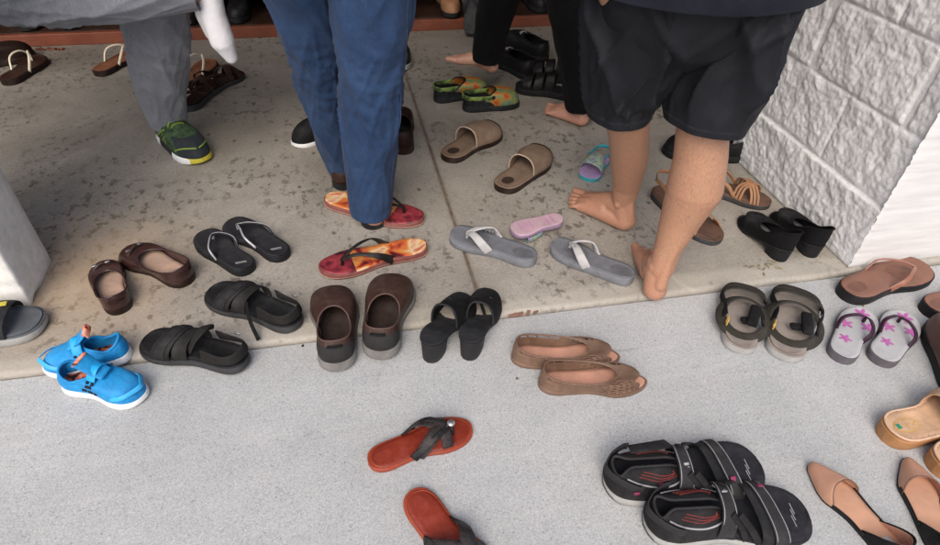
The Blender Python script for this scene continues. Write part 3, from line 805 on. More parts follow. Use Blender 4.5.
r, L = place('ballet_flat', (121, 312), (103, 265)); maroon_flat(r, L * 1.02, -1)
T(r, 'maroon patent ballet flat with its toe away, nearer the cream wall end', 'shoe', 'pair of maroon flats near the wall end')
r, L = place('ballet_flat', (190, 282), (126, 250)); maroon_flat(r, L * 1.0, 1)
T(r, 'maroon patent ballet flat lying slantwise, nearer the black flip-flops', 'shoe', 'pair of maroon flats near the wall end')
# ---- bronze perforated peep-toe flats
def perf_flat(root, L, side):
    def mi(u, v, sg):
        if u < .16: return 1
        return 0
    cut = lambda u, v, sg: u > .925 and v < .48
    la = Last(L, L * .34, side, 'round', [(0, .014), (1, .010)])
    closed_shoe(root, L, L * .34, side, PERF, BRONZE, ROSE_IN, 'almond', zt=[(0, .015), (.3, .011), (1, .010)], o=(.03, .70), ow=.80, hts=((0, .042), (.25, .036), (.6, .030), (1, .028)), toeh=.031, mats=[PERF, BRONZE], mi=mi, cut=cut, coll=BRONZE, coll_r=.0022, thick=0.0016, bulge=.6, K=14, n=44,
        holes=lambda i, j, q: (i in (9, 10, 11) and j % 4 in (0, 1, 2) and .06 < q < .90) or (q > .56 and 0 < i < 9 and i % 2 == 1 and j % 2 == (i // 2) % 2 and q < .93))
r, L = place('peep_toe_flat', (511, 356), (620, 357), SW); perf_flat(r, L, 1)
T(r, 'bronze perforated peep-toe flat, the farther of its pair, nearer the porch edge', 'shoe', 'pair of perforated bronze flats')
r, L = place('peep_toe_flat', (538, 383), (647, 381), SW); perf_flat(r, L, -1)
T(r, 'bronze perforated peep-toe flat, the nearer of its pair out on the pavement', 'shoe', 'pair of perforated bronze flats')
# ---- nude pointed d'orsay flats
def dorsay(root, L, side):
    W = L * .36
    la = Last(L, W, side, 'point', [(0, .016), (.3, .010), (1, .008)])
    bm = bmesh.new(); make_sole(bm, la, er=.002); obj('sole', bm, [BLACK_RUBBER, BLACK_RUBBER], root)
    bm = bmesh.new(); footbed(bm, la, .95, .0012)
    decal(bm, [(L * .10, -.012), (L * .20, -.012), (L * .20, .010), (L * .10, .010)], lambda x, y: la.zt(x / L) + .0022, 1)
    obj('insole', bm, [NUDE_IN, SILVER], root)
    bm = bmesh.new()
    rows = []
    for i in range(13):
        s_ = i / 12; rw = []
        for j in range(25):
            a = PI * j / 24; c = math.cos(a)
            u0 = .62 + .09 * (math.sin(a) ** 1.3) - .035 * abs(c) ** 2
            u = u0 + (1 - u0) * s_
            w = la.hw(u, 1 if c > 0 else -1)
            rw.append(Vector((u * L, w * math.copysign(abs(c) ** .75, c), la.zt(u) - .003 + (.034 * (1 - s_) + .012 * s_) * math.sin(a) ** .8 * (1 if s_ < 1 else .6))))
        rows.append(rw)
    grid(bm, rows); up = obj('toe_cap', bm, NUDE, root, solid=.0018, off=-1, sub=1)
    bm = bmesh.new(); tube(bm, rows[0], .0014, n=50, k=6); obj('topline', bm, BROWN_MID, up)
    bm = bmesh.new(); rows = []
    m = 30
    for i in range(m + 1):
        q = -1 + 2 * i / m; sg = 1 if q >= 0 else -1
        u = .34 * abs(q) ** 1.7
        hgt = .044 * (1 - abs(q) ** 2.6) + .003
        B = Vector((u * L - .002, sg * la.hw(u, sg) * 1.0, la.zt(u) - .004))
        if abs(q) < .06: B.y = la.hw(.003, 1) * q / .06
        rows.append([B + Vector((-.003 * math.sin(k_ * PI) * (1 - abs(q)), 0, hgt * k_)) + Vector((.006 * k_ * (1 - abs(q)), -sg * .004 * k_, 0)) for k_ in (0, .25, .5, .75, 1)])
    grid(bm, rows); hc = obj('heel_counter', bm, [M('black_heel_leather', (.016, .015, .016), .4, .3, 30, .2, 300)], root, solid=.0016, off=0, sub=1)
    bm = bmesh.new()
    rr = [[p + Vector((.0026 if abs(p.y) < .02 else .0008, -math.copysign(min(.0026, abs(p.y) * .2), p.y), -.0008)) for p in row] for row in rows]
    grid(bm, rr); obj('heel_lining', bm, ROSE_IN, hc, solid=.0006, off=0, sub=1)
    bm = bmesh.new(); tube(bm, [r_[-1] for r_ in rows], .0014, n=60, k=6); obj('heel_topline', bm, BLACK_LEATHER, hc)
    for sg in (1, -1):
        bm = bmesh.new(); ribbon(bm, [la.pt(.28, sg * .99, -.001), la.pt(.45, sg * .99, .000), la.pt(.64, sg * .99, .001)], .008, .0024, axis=lambda p: Vector((p.x, 0, p.z)), n=12); obj('side_binding', bm, BLACK_LEATHER, root)
r, L = place('pointed_flat', (897, 560), (808, 466), SW); dorsay(r, .212, 1)
r.location = P(808, 466, SW) - Vector((math.cos(r.rotation_euler.z), math.sin(r.rotation_euler.z), 0)) * .212; r.location.z = SW
T(r, 'pointed nude flat with open sides and black heel, left of the two', 'shoe', 'pair of nude pointed flats')
r, L = place('pointed_flat', (953, 580), (904, 460), SW); dorsay(r, .215, -1)
r.location = P(904, 460, SW) - Vector((math.cos(r.rotation_euler.z), math.sin(r.rotation_euler.z), 0)) * .215; r.location.z = SW
T(r, 'pointed nude flat with open sides, right of the two, under the tan slide', 'shoe', 'pair of nude pointed flats')
# ---- kid's blue sneakers
def kid_sneaker(root, L, side):
    def mi(u, v, sg):
        if u > .90 and v < .5: return 0
        return 0
    la, up = closed_shoe(root, L, L * .41, side, BLUE_MESH, WHITE_RUBBER, ORANGE_LINING, 'round', zt=[(0, .022), (.5, .018), (1, .017)], zb=[(0, .002), (.15, 0), (.8, 0), (1, .007)], o=(.06, .47), ow=.64, hts=((0, .042), (.18, .032), (.4, .026), (.7, .036), (1, .043)), toeh=.033, coll=BLUE_MESH, coll_r=.0032, flare=1.06, ridge=.03, thick=.003)
    # padded tongue, straps and dark emblems on both sides
    bm = bmesh.new(); ribbon(bm, [la.pt(.62, 0, .046), la.pt(.50, 0, .058), la.pt(.41, 0, .072), la.pt(.37, 0, .080)], [(0, .034), (1, .042)], .005, nrm=lambda p: Vector((.6, 0, 1)), n=16); obj('tongue', bm, [BLUE_MESH], root)
    bm = bmesh.new(); ribbon(bm, [la.pt(.39, 0, .081), la.pt(.355, .0, .081), la.pt(.33, 0, .072)], .036, .003, nrm=lambda p: Vector((.3, 0, 1)), n=8); obj('tongue_lining', bm, [ORANGE_LINING], root)
    for u, w in ((.50, .020),):
        bm = bmesh.new()
        ribbon(bm, [la.pt(u - .03, 1.03, .012), la.pt(u, .86, .038), la.pt(u + .01, .3, .060), la.pt(u + .01, -.3, .060), la.pt(u, -.86, .038), la.pt(u - .03, -1.03, .012)], w, .003, axis=lambda p: Vector((p.x, 0, .02)), n=24); obj('strap', bm, M('bright_blue_strap', (.01, .34, .72), .5, .08, 30, .15, 300), root)
    for sg in (1, -1):
        bm = bmesh.new()
        ax = lambda p: Vector((p.x, 0, .02))
        for (u0, t0, z0), (u1, t1, z1) in (((.475, .62, .050), (.475, .88, .032)), ((.535, .62, .050), (.535, .88, .032)), ((.475, .75, .042), (.535, .75, .042)), ((.44, .92, .024), (.52, .90, .026)), ((.36, 1.0, .012), (.42, 1.0, .013)), ((.44, .99, .012), (.50, .985, .013)), ((.52, .98, .012), (.56, .975, .013))):
            pp = [snap(up, la.pt(u0 + (u1 - u0) * k / 4, sg * (t0 + (t1 - t0) * k / 4), z0 + (z1 - z0) * k / 4), Vector((0, 0, .012)), .004 if z0 > .03 else .0008) for k in range(5)]
            ribbon(bm, pp, .0065, .002, axis=ax, n=8)
        obj('emblem', bm, BLUE_DARK, up)
    bm = bmesh.new(); ribbon(bm, [la.pt(.72, .98, .012), la.pt(.86, .95, .020), la.pt(.95, .6, .024), la.pt(.985, 0, .025), la.pt(.95, -.6, .024), la.pt(.86, -.95, .020), la.pt(.72, -.98, .012)], .010, .002, axis=lambda p: Vector((.7 * L, 0, .0)), n=30); obj('toe_guard', bm, M('blue_toe_guard', (.03, .36, .70), .45, .1, 30, .1, 300), up)
r, L = place('kids_sneaker', (132, 352), (44, 369), -.004); kid_sneaker(r, L * 1.0, -1)
T(r, 'small bright blue sneaker with orange lining, farther one, toe to the left', 'shoe', "child's blue sneakers")
r, L = place('kids_sneaker', (66, 381), (147, 396), SW); kid_sneaker(r, L * 1.0, -1)
T(r, 'small bright blue sneaker with orange lining, nearer one on the pavement, toe to the right', 'shoe', "child's blue sneakers")
# ---- black-and-silver flip-flops
def small_mark(bm, la):
    for q in range(2):
        decal(bm, [(la.L * (.13 + .012 * k - .02 * q), -.012 + .024 * k / 5 + .002 * q) for k in range(6)] + [(la.L * (.118 + .012 * k - .02 * q), -.010 + .024 * k / 5) for k in reversed(range(6))], lambda x, y: la.zt(x / la.L) + .0026, 1)
r, L = place('flip_flop', (250, 272), (203, 236)); thong(r, L * 1.02, L * .41, -1, M('black_footbed', (.035, .034, .038), .6, .2, 30, .2, 400), BLACK_RUBBER, BLACK_RUBBER, u_end=.42, sw=(.007, .014), hgt=.030, strap_edge=SILVER, bed_mats=[SILVER], marks=small_mark)
T(r, 'black flip-flop with thin silver strap edging, left of the pair', 'flip-flop', 'pair of black flip-flops with silver straps')
r, L = place('flip_flop', (286, 258), (231, 223)); thong(r, L * 1.0, L * .385, 1, MATS['black_footbed'], BLACK_RUBBER, BLACK_RUBBER, u_end=.36, sw=(.007, .016), hgt=.030, strap_edge=SILVER, bed_mats=[SILVER], marks=small_mark)
T(r, 'black flip-flop with thin silver strap edging, right of the pair', 'flip-flop', 'pair of black flip-flops with silver straps')
# ---- tropical print flip-flops
def trop(root, L, side):
    la = thong(root, L, L * .345, side, TROPIC, M('striped_edge', (.20, .06, .05), .6, .3, 40, .2, 300), M('black_strap', (.02, .017, .016), .4, .3, 30, .25, 300), u_end=.36, sw=(.009, .026), hgt=.040, toe='round', bed_mats=[TROPIC_RED])
    ft = bpy.data.objects[[c.name for c in root.children if c.name.startswith('footbed')][0]]
    for p in ft.data.polygons:
        if p.center.x > L * .72: p.material_index = 1
    bm = bmesh.new(); make_sole(bm, Last(L, L * .345, side, 'round', .007, [(0, .0045), (1, .0045)]), grow=1.008, er=.0005); obj('edge_stripe', bm, INSOLE_TAN, root)
r, L = place('flip_flop', (427, 247), (319, 270)); trop(r, L * 1.0, 1)
T(r, 'orange floral flip-flop with crimson toe on the left, clear of the jeans', 'flip-flop', 'pair of tropical print flip-flops')
r, L = place('flip_flop', (326, 199), (423, 222)); trop(r, L * 1.0, 1)
T(r, 'orange floral flip-flop half hidden behind the jeans hem', 'flip-flop', 'pair of tropical print flip-flops')
# ---- grey sporty flip-flops
def gflip(root, L, side):
    la = thong(root, L, L * .375, side, MID_GREY, M('grey_midsole', (.17, .175, .19), .7, .2, 30, .3, 400), LIGHT_GREY, zt=.023, u_end=.50, u_post=.80, sw=(.010, .02), hgt=.032, wide_mid=[(0, .012), (.35, .020), (.7, .024), (1, .026)], thick=.005, zb=0, worn=M('worn_grey_foam', (.115, .118, .128), .6, .2, 40, .3, 400))
    bm = bmesh.new()
    for k in range(5):       # raised lettering-like bars down the broad strap
        u = .70 - .035 * k; z = la.zt(u) + .036 - .0035 * k
        add_box(bm, la.pt(u, side * (-.30 - .10 * k), .0) + Vector((0, 0, .030 - .003 * k)), (.0045, .011, .003), Matrix.Rotation(-side * .75, 3, 'X'))
    obj('strap_marks', bm, MID_GREY, root)
r, L = place('flip_flop', (536, 262), (452, 234)); gflip(r, L * 1.0, 1)
T(r, 'grey sporty flip-flop with pale straps beside the floor joint', 'flip-flop', 'pair of grey flip-flops')
r, L = place('flip_flop', (633, 281), (552, 246)); gflip(r, L * 1.0, -1)
T(r, "grey sporty flip-flop with pale straps beside the man's raised heel", 'flip-flop', 'pair of grey flip-flops')
# ---- floral grey flip-flops
def flowers(bm, la):
    rnd = random.Random(int(la.L * 1e5))
    for (u, t, s_) in ((.90, .05, .021), (.72, -.55, .020), (.33, .25, .017), (.62, .5, .019)):
        cx, cy = u * la.L, t * la.hw(u, 1 if t > 0 else -1)
        for k in range(5):
            a = 2 * PI * k / 5 + u * 7
            decal(bm, ell(cx + math.cos(a) * s_ * .5, cy + math.sin(a) * s_ * .5, s_ * .48, s_ * .22, a, 10), lambda x, y: la.zt(max(0, min(1, x / la.L))) + .0024 + .00015 * k, 1)
def floral(root, L, side):
    thong(root, L, L * .42, side, PALE_FOOTBED, M('grey_edge', (.10, .09, .10), .6, .2, 40, .2, 300), PURPLE_STRAP, u_end=.45, u_post=.79, sw=(.009, .014), hgt=.034, bed_mats=[MAGENTA], marks=flowers)
r, L = place('flip_flop', (838, 360), (862, 314), SW); floral(r, L * 1.02, -1)
T(r, 'pale grey flip-flop printed with pink flowers, left of the pair', 'flip-flop', 'pair of flower print flip-flops')
r, L = place('flip_flop', (878, 363), (905, 318), SW); floral(r, L * 1.02, 1)
T(r, 'pale grey flip-flop printed with pink flowers, right of the pair', 'flip-flop', 'pair of flower print flip-flops')
# ---- copper brown flip-flops by the pillar
def cflip(root, L, side):
    thong(root, L, L * .37, side, COPPER, M('black_edge', (.022, .02, .024), .6, .2, 40, .2, 300), M('copper_strap', (.28, .12, .078), .35, .15, 40, .15, 300), zt=.024, u_end=.42, sw=(.009, .017), hgt=.038, worn=M('worn_copper', (.16, .072, .048), .6, .2, 40, .2, 300))
r, L = place('flip_flop', (842, 297), (921, 268), SW); cflip(r, L * 1.0, -1)
T(r, 'copper brown flip-flop with black sole below the white pillar front', 'flip-flop', 'pair of copper flip-flops')
r, L = place('flip_flop', (925, 313), (1000, 288), SW); cflip(r, L * 1.0, 1)
T(r, 'copper brown flip-flop cut off by the right edge above the dark brown shoe', 'flip-flop', 'pair of copper flip-flops')
# ---- red leather thongs with braided dark straps
def redflip(root, L, side):
    W = L * .37
    la = Last(L, W, side, 'round', [(0, .013), (.6, .009), (1, .010)])
    bm = bmesh.new(); make_sole(bm, la, er=.0015); obj('sole', bm, [RED_EDGE, RED_EDGE], root)
    bm = bmesh.new(); footbed(bm, la, .90, .0014); 
    decal(bm, ell(.14 * L, .0, .020, .012), lambda x, y: la.zt(x / L) + .0018, 1)
    obj('footbed', bm, [RED_LEATHER, M('stamped_mark', (.22, .03, .014), .5, .2, 40, .1, 300)], root)
    bm = bmesh.new(); rim = [Vector(((.5 + (u - .5) * .93) * L, la.hw(u, s) * s * .90, la.zt(u) + .0012)) for u, s in [(q, 1) for q in us(20)] + [(q, -1) for q in reversed(us(20)[1:-1])]]
    tube(bm, rim, .0012, n=80, k=5, closed=True); obj('welt', bm, RED_EDGE, root)
    braid = M('braided_dark_leather', (.050, .038, .038), .45, .5, 160, .9, 260)
    yp = .08 * W * side; post = Vector((.80 * L, yp, la.zt(.8)))
    knot = Vector((.73 * L, yp * .8, la.zt(.7) + .030))
    ax = lambda p: Vector((p.x, 0, -.015))
    for sg in (1, -1):
        bm = bmesh.new(); e = la.pt(.43, sg * 1.0, -.004)
        ribbon(bm, [la.pt(.70, -sg * .88, .006), la.pt(.70, -sg * .35, .030), la.pt(.62, sg * .30, .037), la.pt(.52, sg * .80, .026), e], [(0, .022), (.5, .026), (1, .024)], .0045, axis=ax, n=28); obj('strap', bm, braid, root)
        bm = bmesh.new(); ribbon(bm, [knot + Vector((.004, sg * .002, .004)), la.pt(.62, sg * .55, .036), la.pt(.5, sg * .88, .022), la.pt(.38, sg * .99, -.002)], [(0, .012), (1, .018)], .004, axis=ax, n=24); obj('strap', bm, BLACK_LEATHER, root)
    bm = bmesh.new(); tube(bm, [post, post.lerp(knot, .5) + Vector((.004, 0, .006)), knot + Vector((0, 0, .006))], .0048, n=8); obj('toe_post', bm, braid, root)
    bm = bmesh.new(); bmesh.ops.create_uvsphere(bm, u_segments=14, v_segments=8, radius=.0085, matrix=Matrix.Translation(knot + Vector((.012, 0, .008))) @ Matrix.Diagonal((1, 1, .55, 1))); obj('stud', bm, METAL, root)
r, L = place('thong_sandal', (368, 463), (471, 424), SW); redflip(r, L * 1.0, -1)
T(r, 'red leather thong with dark braided straps lying whole on the pavement', 'sandal', 'pair of red leather thongs')
r, L = place('thong_sandal', (410, 492), (482, 578), SW); redflip(r, .245, 1)
T(r, 'red leather thong with dark braided straps cut off by the bottom edge', 'sandal', 'pair of red leather thongs')
# ---- black closed-strap sandals at the porch edge
def sport_sandal(root, L, side, open_strap=True, mat=None, sole=DARK_GREY, bed=None, dangling=False):
    W = L * .375; mat = mat or M('worn_black_nubuck', (.026, .024, .023), .8, .3, 30, .5, 500)
    la = Last(L, W, side, 'broad', [(0, .026), (.35, .023), (.7, .019), (1, .022)], [(0, .005), (.1, 0), (.8, 0), (1, .008)])
    bm = bmesh.new(); make_sole(bm, la, flare=1.02, er=.003, ridge=.02); obj('sole', bm, [bed or BLACK_RUBBER, sole], root)
    bm = bmesh.new(); footbed(bm, la, .92, .0012, cup=.004); obj('footbed', bm, bed or BLACK_RUBBER, root)
    h = [(0, .04), (.35, .056), (.5, .046), (.65, .034), (.8, .025), (1, .015)]
    strap_band(root, 'toe_strap', la, (.63, .80), (.58, .76), h, mat, curve=.02)
    strap_band(root, 'instep_panel', la, (.48, .60), (.42, .52), h, mat, curve=.03)
    s2 = strap_band(root, 'hook_strap', la, (.67, .76), (.62, .71), h, M('black_webbing', (.034, .033, .034), .85, .3, 60, .5, 700), base=.003, out=1.03)
    bm = bmesh.new(); rows = []
    for i in range(27):
        q = -1 + 2 * i / 26; sg = 1 if q >= 0 else -1; u = .36 * abs(q) ** 1.6
        B = Vector((u * L - .002, sg * la.hw(max(u, .004), sg) if abs(q) > .05 else la.hw(.01, 1) * q / .05, la.zt(u) + .012 * (1 - abs(q) ** 2)))
        hgt = .036 - .014 * math.sin(abs(q) * PI) + .010 * max(0, abs(q) - .7)
        rows.append([B + Vector((.004 * k_ * (1 - abs(q)), -sg * .006 * k_, hgt * k_)) for k_ in (0, .3, .65, 1)])
    grid(bm, rows); hc = obj('heel_counter', bm, mat, root, solid=.0045, off=0, sub=1)
    bm = bmesh.new(); add_box(bm, la.pt(.14, side * -1.06, .034), (.014, .003, .006)); obj('buckle', bm, METAL, hc, bevel=.001)
    if dangling:
        bm = bmesh.new(); ribbon(bm, [la.pt(.45, side * dangling * .9, .042), la.pt(.40, side * dangling * 1.35, .024), la.pt(.33, side * dangling * 1.75, .006), la.pt(.22, side * dangling * 2.1, -.004 - la.zt(.2) + .010)], .011, .0035, nrm=lambda p: Vector((.3, side * dangling, .7)), n=20); obj('loose_strap', bm, BLACK_FABRIC, root)
    if open_strap:
        bm = bmesh.new(); ribbon(bm, [la.pt(.44, .94, .030), la.pt(.38, .62, .062), la.pt(.34, 0, .074), la.pt(.36, -.62, .060), la.pt(.42, -.94, .030)], .022, .004, axis=lambda p: Vector((.30 * L, 0, .02)), n=24); obj('ankle_strap', bm, mat, root)
    return la
r, L = place('sandal', (248, 364), (146, 341), -.006); sport_sandal(r, L * 1.0, 1)
T(r, 'black strappy closed-heel sandal on the porch edge beside the blue sneakers', 'sandal', 'pair of black sandals')
r, L = place('sandal', (300, 326), (212, 291)); sport_sandal(r, L * 1.0, 1, open_strap=False, dangling=1)
T(r, 'black strappy closed-heel sandal with a dangling strap, farther up the porch', 'sandal', 'pair of black sandals')
# ---- big black walking sandals in front
def hiker(root, L, side, lift=True):
    W = L * .395
    la = Last(L, W, side, 'broad', [(0, .029), (.35, .025), (.7, .021), (1, .024)], [(0, .006), (.1, 0), (.8, 0), (1, .009)])
    bm = bmesh.new(); make_sole(bm, la, flare=1.04, er=.003, ridge=.03); obj('sole', bm, [HIKE_BED, SOLE_GREY], root)
    bm = bmesh.new(); make_sole(bm, Last(L, W, side, 'broad', .009, [(0, .005), (.1, -.001), (.8, -.001), (1, .008)]), grow=1.012, flare=1.0, er=.001); obj('outsole_edge', bm, [DARK_GREY, DARK_GREY], root)
    bm = bmesh.new(); footbed(bm, la, .93, .0014, cup=.005)
    zt = lambda x, y: la.zt(x / L) + .0030
    for d in range(3):                      # contour lines pressed in the toe area
        decal(bm, [(L * (.88 + .012 * d), -.030 + .012 * d), (L * (.885 + .012 * d), -.030 + .012 * d), (L * (.885 + .012 * d), -.008 + .012 * d), (L * (.88 + .012 * d), -.008 + .012 * d)], zt, 1)
    obj('footbed', bm, [HIKE_BED, GREY_PRINT], root)
    blk = M('black_synthetic', (.022, .021, .022), .7, .3, 40, .5, 600); trim = M('grey_trim', (.045, .043, .044), .75, .2, 40, .4, 500)
    h = [(0, .045), (.3, .066), (.45, .056), (.6, .042), (.75, .031), (.9, .024)]
    t_ = strap_band(root, 'toe_strap', la, (.66, .74), (.70, .79), h, trim, curve=.012, edge=GREY_PRINT)
    strap_band(root, 'toe_strap_pad', la, (.60, .66), (.63, .70), h, blk, base=-.003, out=.98)
    for u, t in ((.72, -side * .62),):
        bm = bmesh.new(); add_box(bm, la.pt(u, t, .036), (.011, .009, .003), Matrix.Rotation(side * .6, 3, 'X')); obj('pull_tab', bm, PINK_TAB, t_, bevel=.001)
    for k, (a, b) in enumerate(((.50, .62), (.46, .55))):
        for sg in (1, -1):
            bm = bmesh.new(); ribbon(bm, [la.pt(b, sg * .98, .000), la.pt((a + b) / 2, sg * .92, .030), la.pt(a - .02, sg * .62, .058)], .013, .003, axis=lambda p: Vector((p.x, 0, .01)), n=12); obj('side_strap', bm, blk, root)
    i_ = strap_band(root, 'instep_strap', la, (.41, .50), (.37, .47), h, trim, base=.004, out=1.02, edge=GREY_PRINT)
    bm = bmesh.new()
    for k in range(6):
        t = -side * (.80 - .10 * k); add_box(bm, la.pt(.435, t, .036 + .0052 * k), (.010, .005, .003), Matrix.Rotation(side * .85, 3, 'X'))
    obj('strap_lettering', bm, GREY_PRINT, i_)
    # soft quarter panels folding in over the footbed, with printed chevrons
    bm = bmesh.new(); rows = []; n = 48
    for i in range(n + 1):
        q = -1 + 2 * i / n; sg = 1 if q >= 0 else -1; u = .50 * abs(q) ** 1.5
        y = sg * la.hw(max(u, .004), sg) * 1.0 if abs(q) > .05 else la.hw(.008, 1) * q / .05
        B = Vector((u * L - .003, y, la.zt(u) - .004)); am = min(1, abs(q) / .45); am = am * am * (3 - 2 * am)
        edge = 1 - .30 * max(0, (abs(q) - .8) / .2)
        rw = []
        for k_ in (0, .12, .28, .45, .62, .8, 1):
            lean = (.10 + .72 * am) * k_ ** 1.4
            hz = (.042 + .012 * am) * (1 - (1 - k_) ** 1.6) * edge
            rw.append(B + Vector((.010 * k_ * (1 - am), -y * lean, hz)))
        rows.append(rw)
    grid(bm, rows); qp = obj('quarter_panel', bm, blk, root, solid=.005, off=0, sub=1)
    ax = lambda p: Vector((p.x, 0, -.02)); cc = Vector((0, 0, .004))
    for sg in (1, -1):
        bm = bmesh.new()
        for k in range(3):
            ribbon(bm, [snap(qp, la.pt(u + .014 * k, sg * t, z), cc, .0030) for u, t, z in ((.15, .60 - .10 * k, .05), (.21, .72 - .11 * k, .05), (.27, .84 - .12 * k, .05), (.33, .74 - .11 * k, .05), (.39 - .028 * k, .58 - .10 * k, .05))], .0024, .0012, axis=ax, n=16)
        obj('red_chevrons', bm, RED_PRINT, qp)
        bm = bmesh.new()
        ribbon(bm, [snap(qp, la.pt(u, sg * t, z), cc, .0030) for u, t, z in ((.08, .75, .05), (.14, .86, .045), (.21, .95, .04), (.29, .99, .036), (.36, .92, .04), (.43, .70, .05))], .0032, .0012, axis=ax, n=24)
        obj('pale_piping', bm, GREY_PRINT, qp)
    bm = bmesh.new()
    tube(bm, [r_[-1] for r_ in rows], .0030, n=60, k=6); obj('panel_binding', bm, trim, qp)
    heel_loop(root, la, trim, z=.034, u=.16, w=.020, back=-.020, name='heel_strap')
    bm = bmesh.new(); add_box(bm, la.pt(.12, -side * 1.12, .030), (.011, .003, .007)); obj('heel_tab', bm, PINK_TAB, root, bevel=.001)
    if lift:
        bm = bmesh.new(); ribbon(bm, [la.pt(.38, side * .75, .058), la.pt(.30, side * .40, .078), la.pt(.20, side * .22, .086), la.pt(.10, side * .2, .084)], .022, .004, nrm=lambda p: Vector((.3, side * .3, 1)), n=16); obj('loose_strap', bm, blk, root)
    return la
r, L = place('walking_sandal', (604, 484), (756, 470), SW); hiker(r, L * 1.02, 1)
T(r, 'large black walking sandal with red markings, the farther of the front pair', 'sandal', 'pair of black walking sandals')
r, L = place('walking_sandal', (644, 524), (801, 515), SW); hiker(r, L * 1.02, -1, lift=False)
T(r, 'large black walking sandal with red chevrons, the nearer of the front pair', 'sandal', 'pair of black walking sandals')
# ---- khaki strap sandals
def khaki(root, L, side):
    W = L * .46
    la = Last(L, W, side, 'broad', [(0, .024), (.4, .021), (1, .022)], [(0, .003), (.1, 0), (.85, 0), (1, .006)])
    bm = bmesh.new(); make_sole(bm, la, flare=1.02, er=.003); obj('sole', bm, [KHAKI_BED, SOLE_GREY], root)
    bm = bmesh.new(); footbed(bm, la, .92, .0014, cup=.004); obj('footbed', bm, KHAKI_BED, root)
    h = [(0, .05), (.35, .074), (.5, .062), (.65, .048), (.8, .036), (1, .02)]
    strap_band(root, 'toe_strap', la, (.84, .92), (.80, .88), h, KHAKI)
    strap_band(root, 'ball_strap', la, (.71, .78), (.69, .76), h, KHAKI, base=.004)
    for sg in (1, -1):
        bm = bmesh.new(); ribbon(bm, [la.pt(.82, sg * .98, .006), la.pt(.66, sg * 1.03, .020), la.pt(.48, sg * 1.06, .026), la.pt(.30, sg * 1.10, .030)], .016, .003, axis=lambda p: Vector((p.x, 0, .02)), n=20); obj('side_strap', bm, BLACK_FABRIC, root)
    bm = bmesh.new(); ring = [Vector((L * (.39 + .245 * math.cos(a)), W * .51 * math.sin(a), la.zt(.3) + .018 + .014 * math.cos(a))) for a in [2 * PI * k / 14 for k in range(14)]]
    ribbon(bm, ring, .026, .005, nrm=lambda p: (p - Vector((.39 * L, 0, p.z))).normalized() + Vector((0, 0, 1.5)), n=56, closed=True); a_ = obj('ankle_strap', bm, KHAKI, root)
    bm = bmesh.new(); add_box(bm, la.pt(.40, -.55, .030), (.075, .026, .014), Matrix.Rotation(.15 * side, 3, 'Z')); add_box(bm, la.pt(.34, -.15, .022), (.022, .030, .010), Matrix.Rotation(.4, 3, 'Z')); obj('heel_pad', bm, BLACK_FABRIC, root, bevel=.005)
    bm = bmesh.new(); frame_ring(bm, la.pt(.24, .95, .026), .010, .009, .0018, Matrix.Rotation(PI / 2, 3, 'X')); obj('buckle', bm, GOLD, a_)
r, L = place('strap_sandal', (739, 352), (741, 291), SW); khaki(r, L * 1.02, -1)
T(r, 'khaki webbing sandal with a looped ankle strap, left of the pair', 'sandal', 'pair of khaki strap sandals')
r, L = place('strap_sandal', (783, 359), (796, 295), SW); khaki(r, L * 1.02, 1)
T(r, 'khaki webbing sandal with a looped ankle strap, right of the pair', 'sandal', 'pair of khaki strap sandals')
# ---- grey sandal at the left edge
r, L = place('sandal', (-40, 340), (47, 326), 0)
la = Last(.29, .112, -1, 'broad', [(0, .03), (1, .024)], [(0, 0), (.85, 0), (1, .008)])
r.location = P(49, 324) - Vector((math.cos(r.rotation_euler.z), math.sin(r.rotation_euler.z), 0)) * .29; r.location.z = 0
bm = bmesh.new(); make_sole(bm, la, flare=1.03, er=.003); obj('sole', bm, [M('blue_grey_footbed', (.075, .085, .095), .75, .2, 30, .3, 300), SOLE_GREY], r)
bm = bmesh.new(); footbed(bm, la, .93, .0014, cup=.003); obj('footbed', bm, MATS['blue_grey_footbed'], r)
b_ = strap_band(r, 'toe_strap', la, (.70, .81), (.66, .77), [(0, .06), (.6, .05), (.8, .036), (1, .02)], CHARCOAL)
strap_band(r, 'mesh_strap', la, (.50, .70), (.46, .66), [(0, .07), (.4, .066), (.6, .05), (.8, .036)], M('grey_mesh', (.17, .17, .165), .85, .4, 90, .7, 500), base=-.002)
bm = bmesh.new(); add_box(bm, la.pt(.745, .25, .046), (.022, .014, .003)); obj('yellow_tag', bm, YELLOW, b_, bevel=.001)
T(r, 'grey sport sandal with a small yellow tag in front of the wall end', 'sandal')
